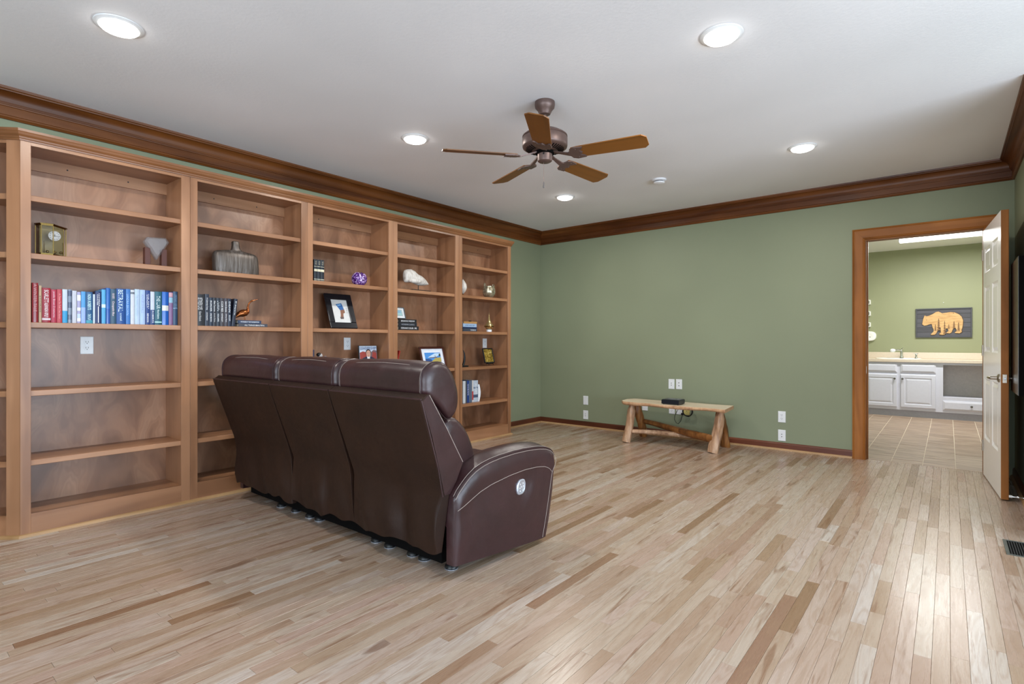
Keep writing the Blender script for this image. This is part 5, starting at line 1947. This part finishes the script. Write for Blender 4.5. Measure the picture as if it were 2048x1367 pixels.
# ------------------------------------------------------------------ ceiling fan
FX, FY = -1.985, 2.780
fan = thing('ceiling_fan', 'five blade bronze ceiling fan with honey wood blades', 'ceiling fan', (FX, FY, 0))
bm = BM(); lathe(bm, [(0.063, 2.64), (0.064, 2.622), (0.061, 2.604), (0.048, 2.590), (0.040, 2.574), (0.034, 2.562), (0.022, 2.558)], 32, (FX, FY, 0))
obj('canopy', bm, M['bronze'], fan, smooth=True)
bm = BM(); lathe(bm, [(0.011, 2.565), (0.011, 2.455)], 14, (FX, FY, 0))
obj('downrod', bm, M['bronze'], fan, smooth=True)
bm = BM(); lathe(bm, [(0.030, 2.466), (0.060, 2.460), (0.105, 2.448), (0.132, 2.432), (0.142, 2.424), (0.143, 2.418), (0.139, 2.415), (0.143, 2.408), (0.143, 2.362), (0.140, 2.352), (0.128, 2.344), (0.076, 2.328), (0.060, 2.326)], 44, (FX, FY, 0))
mh = obj('motor_housing', bm, M['bronze'], fan, smooth=True)
for k in range(40):
    a = k * 6.28318 / 40
    bm = BM()
    e1, e2 = Vector((math.cos(a), math.sin(a), 0)), Vector((-math.sin(a), math.cos(a), 0))
    c0 = Vector((FX, FY, 0))
    pts = []
    for (r_, z) in ((0.082, 2.3295), (0.122, 2.3420)):
        pts.append([c0 + e1 * r_ + e2 * 0.0032 + Vector((0, 0, z)), c0 + e1 * r_ - e2 * 0.0032 + Vector((0, 0, z)), c0 + e1 * r_ - e2 * 0.0032 + Vector((0, 0, z - 0.0016)), c0 + e1 * r_ + e2 * 0.0032 + Vector((0, 0, z - 0.0016))])
    loft(bm, pts)
    obj('cooling_slot', bm, M['black_matt'], mh)
bm = BM(); lathe(bm, [(0.060, 2.328), (0.060, 2.312), (0.040, 2.308)], 28, (FX, FY, 0))
obj('flywheel', bm, M['black_matt'], fan, smooth=True)
bm = BM(); lathe(bm, [(0.040, 2.326), (0.047, 2.324), (0.047, 2.276), (0.045, 2.266), (0.036, 2.260), (0.010, 2.258)], 28, (FX, FY, 0))
sh_ = obj('switch_housing', bm, M['bronze'], fan, smooth=True)
bm = BM()
tube(bm, [(FX, FY - 0.012, 2.264), (FX, FY - 0.012, 2.130)], 0.0010, 6)
pch = obj('pull_chain', bm, M['bronze'], fan)
bm = BM(); lathe(bm, [(0.002, 2.134), (0.0045, 2.126), (0.0055, 2.100), (0.003, 2.094)], 12, (FX, FY - 0.012, 0))
obj('pull_fob', bm, cm(96, 90, 88, 0.5, 0.2), pch, smooth=True)
bm = BM(); box(bm, FX + 0.018, FX + 0.026, FY - 0.046, FY - 0.041, 2.296, 2.306)
obj('reverse_switch', bm, M['black'], sh_)

PITCH = math.radians(-13)
for k in range(5):
    ang = math.radians(85.5 + 72 * k)
    Mx = Matrix.Translation((FX, FY, 0)) @ Matrix.Rotation(ang, 4, 'Z')
    zb_ = 2.292
    Mp = Mx @ Matrix.Translation((0, 0, zb_)) @ Matrix.Rotation(PITCH, 4, 'X')
    # blade outline (radial, tangential)
    ol = [(0.185, -0.050), (0.225, -0.056), (0.620, -0.066), (0.645, -0.040), (0.645, 0.040), (0.620, 0.066), (0.225, 0.056), (0.185, 0.050)]
    bm = BM()
    tmp = bmesh.new()
    loft(tmp, [[(p[0], p[1], 0.0) for p in ol], [(p[0], p[1], 0.006) for p in ol]])
    bmesh.ops.translate(tmp, verts=list(tmp.verts), vec=(0, 0, 0))
    join(bm, tmp)
    tmp.free()
    me_o = obj('blade', bm, M['fan_blade'], fan, local=True)
    me_o.matrix_local = Matrix.Translation(-Vector((0, 0, 0))) @ (Matrix.Translation((-FX, -FY, 0)) @ Mp)
    bm = BM()
    tmp = bmesh.new()
    # bracket: an arm from the flywheel and a scalloped plate under the blade root
    loft(tmp, [[(0.050, -0.012, 0.026), (0.050, 0.012, 0.026), (0.050, 0.012, 0.034), (0.050, -0.012, 0.034)], [(0.10, -0.010, 0.010), (0.10, 0.010, 0.010), (0.10, 0.010, 0.018), (0.10, -0.010, 0.018)],
               [(0.16, -0.016, -0.008), (0.16, 0.016, -0.008), (0.16, 0.016, 0.0), (0.16, -0.016, 0.0)], [(0.185, -0.030, -0.008), (0.185, 0.030, -0.008), (0.185, 0.030, -0.0005), (0.185, -0.030, -0.0005)]])
    pl = [(0.165, -0.012), (0.178, -0.046), (0.205, -0.060), (0.262, -0.054), (0.256, -0.040), (0.232, -0.022), (0.250, 0.0), (0.232, 0.022), (0.256, 0.040), (0.262, 0.054), (0.205, 0.060), (0.178, 0.046), (0.165, 0.012)]
    loft(tmp, [[(p[0], p[1], -0.0075) for p in pl], [(p[0], p[1], -0.0004) for p in pl]])
    join(bm, tmp)
    tmp.free()
    br = obj('blade_bracket', bm, M['bronze'], fan, local=True)
    br.matrix_local = Matrix.Translation((-FX, -FY, 0)) @ Mp
    for (sx_, sy_) in ((0.215, -0.042), (0.215, 0.042), (0.238, 0.0)):
        bm = BM()
        ellipsoid(bm, (sx_, sy_, -0.008), (0.005, 0.005, 0.0025), 10, 6)
        obj('screw', bm, M['bronze'], br, local=True, smooth=True)

# ------------------------------------------------------------------ ceiling lights and detector
LL = ['recessed ceiling light above the angled end of the bookcases', 'recessed ceiling light in front of the fan toward the right wall',
      'recessed ceiling light above the bookcases, left of fan', 'recessed ceiling light nearest the open door', 'recessed ceiling light near the far corner, beyond the fan chain']
for (lx, ly), lab in zip(DOWNLIGHTS, LL):
    t = thing('recessed_light', lab, 'ceiling light', (lx, ly, ZC), 0, 'round recessed lights in the white ceiling')
    bm = BM(); lathe(bm, [(0.078, 2.6335), (0.082, 2.630), (0.100, 2.636), (0.102, 2.640), (0.078, 2.640)], 32, (lx, ly, 0), caps=False)
    obj('trim_ring', bm, M['white'], t, smooth=True)
    bm = BM(); lathe(bm, [(0.0785, 2.637), (0.074, 2.622), (0.050, 2.612), (0.0, 2.609)], 32, (lx, ly, 0))
    obj('lens', bm, M['lamp'], t, smooth=True)

t = thing('smoke_detector', 'small white round smoke detector on ceiling between fan and doorway', 'smoke detector', (-2.103, 4.782, ZC))
bm = BM(); lathe(bm, [(0.066, 2.640), (0.066, 2.630), (0.058, 2.626)], 28, (-2.103, 4.782, 0))
obj('base', bm, M['ceiling'], t, smooth=True)
bm = BM(); lathe(bm, [(0.040, 2.627), (0.040, 2.616)], 28, (-2.103, 4.782, 0))
obj('sensor_gap', bm, M['slot'], t, smooth=True)
bm = BM(); lathe(bm, [(0.050, 2.617), (0.052, 2.612), (0.046, 2.604), (0.020, 2.600)], 28, (-2.103, 4.782, 0))
obj('cap', bm, M['ceiling'], t, smooth=True)

# ------------------------------------------------------------------ right wall and floor fittings
t = thing('wall_canvas', 'dark thick canvas hung on the right wall behind the open door', 'wall art', (XR, 4.97, 0.775))
dk = NT('dark_canvas_picture')
n_ = dk.noise(dk.coords((6, 6, 2)), 1.0, 5, 0.65, 1.0)
dk.color(dk.ramp(n_, [(0.35, rgb(10, 9, 9)), (0.55, rgb(34, 24, 22)), (0.75, rgb(62, 60, 56))]))
dk.set(rough=0.3)
bm = BM(); box(bm, 0.352, XR, 4.72, 5.24, 0.775, 1.675, 0.002)
obj('stretcher_box', bm, M['black_matt'], t)
bm = BM(); box(bm, 0.350, 0.352, 4.722, 5.238, 0.777, 1.673)
obj('picture', bm, dk.m, t)

t = thing('floor_register', 'dark metal floor vent set in the oak floor near the right wall', 'floor vent', (0.30, 3.995, 0))
bm = BM()
for a in ((0.240, 0.256, 3.857, 4.133), (0.344, 0.360, 3.857, 4.133), (0.256, 0.344, 3.857, 3.868), (0.256, 0.344, 4.122, 4.133)):
    box(bm, a[0], a[1], a[2], a[3], 0.0, 0.004, 0.001)
obj('rim', bm, M['register'], t)
bm = BM(); box(bm, 0.256, 0.344, 3.868, 4.122, 0.0002, 0.0008)  # black sheet stands in for the shade inside the duct, no hole below
obj('duct_dark_sheet', bm, M['black_matt'], t)
for i in range(8):
    bm = BM()
    xx = 0.262 + i * 0.0108
    box(bm, xx, xx + 0.004, 3.868, 4.122, 0.001, 0.0028)
    obj('louvre', bm, M['register_dark'], t)

t = thing('door_stop', 'chrome rod door stop on the right baseboard behind the door', 'door stop', (XR - 0.014, 5.10, 0.045))
bm = BM(); lathe(bm, [(0.014, -0.002), (0.014, -0.008), (0.006, -0.012), (0.005, -0.030), (0.008, -0.034), (0.008, -0.042), (0.005, -0.046), (0.005, -0.072)], 14, (XR - 0.012, 5.10, 0.045), 'x')
obj('rod', bm, M['chrome'], t, smooth=True)
bm = BM(); lathe(bm, [(0.009, -0.070), (0.009, -0.088)], 14, (XR - 0.012, 5.10, 0.045), 'x')
obj('bumper', bm, M['white'], t, smooth=True)

# ------------------------------------------------------------------ bathroom contents
VY = 9.97
vc = M['cabinet']


def raised(bm, x0, x1, z0, z1, y):
    """raised panel front"""
    e = 0.0
    def R4(k, d):
        return [(x0 + k, y - d, z0 + k), (x1 - k, y - d, z0 + k), (x1 - k, y - d, z1 - k), (x0 + k, y - d, z1 - k)]
    big = (z1 - z0) > 0.2
    if big:
        loft(bm, [R4(0, 0), R4(0, 0.012), R4(0.006, 0.018), R4(0.048, 0.018), R4(0.054, 0.011), R4(0.062, 0.011), R4(0.082, 0.017)])
    else:
        loft(bm, [R4(0, 0), R4(0, 0.008), R4(0.026, 0.018)])


t = thing('vanity_cabinet', 'white sink cabinet with two raised panel doors', 'cabinet', (-0.75, VY, 0), 0, 'white bathroom cabinets')
bm = BM()
box(bm, -1.40, -0.10, VY, BY - 0.002, 0.10, 0.815)
obj('carcass', bm, vc, t)
bm = BM(); box(bm, -1.40, -0.10, VY + 0.03, BY - 0.002, 0.0, 0.10)
obj('toe_kick', bm, cm(170, 172, 184, 0.5), t)
for (a, b) in ((-1.02, -0.596), (-0.554, -0.137)):
    bm = BM(); raised(bm, a, b, 0.660, 0.790, VY)
    obj('drawer_front', bm, vc, t)
    bm = BM(); raised(bm, a, b, 0.142, 0.630, VY)
    dr = obj('door', bm, vc, t)
    kx = b - 0.03 if a < -0.8 else a + 0.024
    bm = BM(); lathe(bm, [(0.006, VY - 0.017), (0.006, VY - 0.028), (0.015, VY - 0.032), (0.014, VY - 0.042), (0.004, VY - 0.045)], 14, (kx, 0, 0.567), 'y')
    obj('knob', bm, M['knob'], dr, smooth=True)
t = thing('vanity_drawer_unit', 'white knee space unit with open recess above one drawer', 'cabinet', (0.33, VY, 0), 0, 'white bathroom cabinets')
bm = BM()
box(bm, -0.10, -0.055, VY, BY - 0.002, 0.10, 0.815)
box(bm, 0.745, 0.79, VY, BY - 0.002, 0.10, 0.815)
box(bm, -0.055, 0.745, VY, BY - 0.002, 0.10, 0.320)
box(bm, -0.055, 0.745, VY, VY + 0.02, 0.785, 0.815)
obj('carcass', bm, vc, t)
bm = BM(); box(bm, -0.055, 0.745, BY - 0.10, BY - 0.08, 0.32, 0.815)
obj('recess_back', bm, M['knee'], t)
bm = BM(); box(bm, -0.10, 0.79, VY + 0.03, BY - 0.002, 0.0, 0.10)
obj('toe_kick', bm, cm(170, 172, 184, 0.5), t)
bm = BM(); raised(bm, -0.058, 0.748, 0.134, 0.272, VY)
dr = obj('drawer_front', bm, vc, t)
for kx in (0.258,):
    bm = BM(); lathe(bm, [(0.006, VY - 0.017), (0.006, VY - 0.028), (0.015, VY - 0.032), (0.014, VY - 0.042), (0.004, VY - 0.045)], 14, (kx, 0, 0.205), 'y')
    obj('knob', bm, M['knob'], dr, smooth=True)
t = thing('countertop', 'long beige bathroom countertop with low backsplash', 'countertop', (-0.3, 10.2, 0.815))
bm = BM(); box(bm, -1.448, 0.798, VY - 0.03, BY - 0.002, 0.8155, 0.858, 0.004, 2)
obj('slab', bm, M['counter'], t)
bm = BM(); box(bm, -1.448, 0.798, BY - 0.02, BY - 0.002, 0.858, 0.955, 0.003)
obj('backsplash', bm, M['counter'], t)
t = thing('sink', 'white drop-in sink rim set in the beige countertop', 'sink', (-0.60, 10.22, 0.858))
bm = BM()
rings = []
for (k, z) in ((1.0, 0.8582), (1.0, 0.866), (0.96, 0.870), (0.86, 0.869), (0.82, 0.862), (0.5, 0.8595)):
    ring = []
    for j in range(32):
        a = 6.28318 * j / 32
        c_, s_ = math.cos(a), math.sin(a)
        ring.append((-0.60 + math.copysign(abs(c_) ** 0.6, c_) * 0.285 * k, 10.225 + math.copysign(abs(s_) ** 0.6, s_) * 0.215 * k, z))
    rings.append(ring)
loft(bm, rings)
obj('basin_rim', bm, M['white_gloss'], t, smooth=True)
bm = BM(); lathe(bm, [(0.02, 0.8597), (0.02, 0.8605)], 14, (-0.60, 10.22, 0))
obj('drain', bm, M['chrome'], t)
t = thing('faucet', 'chrome faucet with white round filter on its spout', 'faucet', (-0.57, 10.38, 0.866))
bm = BM(); lathe(bm, [(0.028, 0.868), (0.026, 0.885), (0.018, 0.895), (0.017, 0.985), (0.012, 0.995)], 18, (-0.565, 10.38, 0))
obj('body', bm, M['chrome'], t, smooth=True)
bm = BM(); tube(bm, [(-0.565, 10.38, 0.975), (-0.585, 10.35, 0.992), (-0.61, 10.32, 0.996), (-0.635, 10.30, 0.992)], 0.010, 10)
obj('spout', bm, M['chrome'], t, smooth=True)
bm = BM(); tube(bm, [(-0.565, 10.38, 0.99), (-0.56, 10.385, 1.016), (-0.545, 10.39, 1.022)], 0.007, 8)
obj('lever', bm, M['chrome'], t, smooth=True)
bm = BM(); ellipsoid(bm, (-0.672, 10.29, 0.985), (0.038, 0.034, 0.028), 18, 12)
obj('filter', bm, M['white'], t, smooth=True, label='white round filter on the spout')
t = thing('side_sprayer', 'short chrome tap at right end of the sink', 'tap', (-0.381, 10.36, 0.866))
bm = BM(); lathe(bm, [(0.022, 0.868), (0.020, 0.880), (0.013, 0.888), (0.014, 0.925), (0.010, 0.932)], 16, (-0.381, 10.36, 0))
obj('body', bm, M['chrome'], t, smooth=True)
bm = BM(); tube(bm, [(-0.415, 10.36, 0.942), (-0.381, 10.36, 0.934), (-0.350, 10.36, 0.942)], 0.006, 8)
obj('cross_handle', bm, M['chrome'], t, smooth=True)

# bear wall sign
t = thing('bear_sign', 'grey framed plank sign with wooden bear cutout above the counter', 'wall art', (-0.055, BY, 1.41))
greyp = wood('grey_stained_plank', rgb(74, 74, 80), rgb(82, 82, 90), rgb(88, 88, 96), axis='x', rough=0.6, lines=3, blotch=0.15)
for i in range(6):
    bm = BM(); box(bm, -0.375, 0.262, BY - 0.014, BY - 0.002, 1.20 + i * 0.0698 + 0.0015, 1.20 + (i + 1) * 0.0698 - 0.0015, 0.001)
    obj('plank', bm, greyp, t)
for a in ((-0.392, 0.279, 1.185, 1.204), (-0.392, 0.279, 1.613, 1.632), (-0.392, -0.374, 1.204, 1.613), (0.261, 0.279, 1.204, 1.613)):
    bm = BM(); box(bm, a[0], a[1], BY - 0.026, BY - 0.001, a[2], a[3], 0.002)
    obj('frame_rail', bm, cm(70, 72, 78, 0.6), t)
BEAR = [(365, 700), (385, 580), (430, 440), (460, 440), (490, 462), (560, 450), (680, 400), (770, 345), (850, 332), (900, 355), (960, 385), (1060, 372), (1200, 355), (1320, 370), (1430, 420), (1510, 490), (1555, 600), (1550, 720), (1530, 830), (1510, 870), (1520, 930), (1460, 968), (1330, 960), (1320, 945),
        (1380, 890), (1340, 800), (1280, 830), (1240, 900), (1240, 930), (1180, 968), (1080, 960), (1080, 945), (1140, 900), (1120, 820), (1060, 830), (1050, 880), (1030, 1000), (960, 1012), (880, 1000), (875, 975), (920, 940), (910, 790), (870, 790), (830, 870), (790, 960), (740, 1005), (640, 1010), (620, 990), (700, 920), (710, 860), (670, 770), (650, 690), (580, 700), (500, 730), (430, 738)]


def bearxy(p):
    return (-0.392 + (p[0] - 165) / (1812 - 165) * 0.671, 1.632 - (p[1] - 235) / (1088 - 235) * 0.447)


def filled(pts, y0, y1, mat, name, parent):
    bm = BM()
    vs_ = [bm.verts.new((p[0], y1, p[1])) for p in pts]
    es = [bm.edges.new((vs_[i], vs_[(i + 1) % len(vs_)])) for i in range(len(vs_))]
    bmesh.ops.triangle_fill(bm, use_beauty=True, use_dissolve=False, edges=es)
    ret = bmesh.ops.extrude_face_region(bm, geom=list(bm.faces))
    vv2 = [g for g in ret['geom'] if isinstance(g, bmesh.types.BMVert)]
    bmesh.ops.translate(bm, verts=vv2, vec=(0, y0 - y1, 0))
    return obj(name, bm, mat, parent)


bearm = NT('honey_pine')
n_ = bearm.noise(bearm.coords((8, 8, 40)), 1.0, 3, 0.6)
bearm.color(bearm.ramp(n_, [(0.3, rgb(176, 134, 84)), (0.6, rgb(204, 166, 114))]))
bearm.set(rough=0.5)
bear_o = filled([bearxy(p) for p in BEAR], BY - 0.026, BY - 0.0145, bearm.m, 'bear_cutout', t)
bo = [bearxy(p) for p in BEAR]
bcx, bcz = sum(p[0] for p in bo) / len(bo), sum(p[1] for p in bo) / len(bo)
filled([(bcx + (p[0] - bcx) * 1.025 + 0.002, bcz + (p[1] - bcz) * 1.03 - 0.002) for p in bo], BY - 0.018, BY - 0.0142, cm(70, 46, 30, 0.6), 'bear_edge', t)
bm = BM()
for (px_, top, bot, w_) in ((855, 520, 860, 60), (1030, 590, 960, 50), (1300, 610, 810, 55), (1430, 640, 880, 50), (760, 690, 880, 40), (1150, 700, 830, 36)):
    for lv in range(5):
        f0 = lv / 5.0
        a = bearxy((px_, top + (bot - top) * f0))
        ww = w_ * (0.3 + 0.7 * (lv + 1) / 5.0)
        l_ = bearxy((px_ - ww, top + (bot - top) * (f0 + 0.26)))
        r_ = bearxy((px_ + ww, top + (bot - top) * (f0 + 0.26)))
        y = BY - 0.0264
        poly(bm, [(a[0], y, a[1]), (l_[0], y, l_[1]), (r_[0], y, r_[1])])
obj('tree_print', bm, cm(124, 92, 62, 0.6), bear_o)
bm = BM()
for p in ((500, 572), (1285, 390)):
    a = bearxy(p)
    poly(bm, [(a[0] + 0.006 * math.cos(q * 0.785), BY - 0.0264, a[1] + 0.005 * math.sin(q * 0.785)) for q in range(8)])
obj('eye_and_knot', bm, cm(96, 62, 34, 0.6), bear_o)
bm = BM(); lathe(bm, [(0.002, BY), (0.002, BY - 0.012), (0.006, BY - 0.013), (0.005, BY - 0.016)], 10, (-0.053, 0, 1.715), 'y')
tagged(obj('nail', bm, M['white']), 'small white nail in the wall above the bear sign', 'nail')

G8 = 'open white box shelves on the bathroom wall'
for z, lab in ((1.762, 'top of three open white box shelves beside the doorway edge'), (1.578, 'middle of three open white box shelves beside doorway edge'), (1.398, 'lowest of three open white box shelves beside doorway edge')):
    t = thing('box_shelf', lab, 'shelf', (-1.08, BY, z), 0, G8)
    for nm, a in (('shelf_board', (-1.18, -0.975, z - 0.036, z - 0.026)), ('shelf_board', (-1.18, -0.975, z + 0.026, z + 0.036)), ('side_board', (-0.988, -0.975, z - 0.026, z + 0.026)), ('side_board', (-1.18, -1.167, z - 0.026, z + 0.026))):
        bm = BM(); box(bm, a[0], a[1], BY - 0.105, BY, a[2], a[3], 0.001)
        obj(nm, bm, M['white_gloss'], t)
t = thing('wall_dispenser', 'white oval wall dispenser below the box shelves', 'dispenser', (-1.0, BY, 1.21))
bm = BM()
rings = []
for (k, d) in ((1.0, 0.0), (1.0, 0.03), (0.93, 0.05), (0.6, 0.055), (0.3, 0.046), (0.12, 0.044)):
    ring = []
    for j in range(28):
        a = 6.28318 * j / 28
        c_, s_ = math.cos(a), math.sin(a)
        ring.append((-1.0 + math.copysign(abs(c_) ** 0.75, c_) * 0.098 * k, BY - d, 1.213 + math.copysign(abs(s_) ** 0.75, s_) * 0.078 * k))
    rings.append(ring)
loft(bm, rings)
obj('housing', bm, M['white_gloss'], t, smooth=True)
bm = BM(); ellipsoid(bm, (-0.985, BY - 0.05, 1.197), (0.010, 0.004, 0.004), 10, 6)
obj('slot', bm, M['slot'], t)

t = thing('tube_light', 'long white fluorescent ceiling light glowing in the bathroom', 'ceiling light', (0.1, 9.225, BZ))
bm = BM(); box(bm, -0.535, 0.735, 9.140, 9.310, 2.540, BZ, 0.004)
obj('housing', bm, M['white_gloss'], t)
bm = BM(); box(bm, -0.525, 0.725, 9.145, 9.305, 2.500, 2.540, 0.012, 3)
obj('diffuser', bm, M['tube'], t, smooth=True)
for s in (-0.536, 0.724):
    bm = BM(); box(bm, s, s + 0.012, 9.139, 9.311, 2.498, 2.543, 0.002)
    obj('end_cap', bm, M['white'], t)
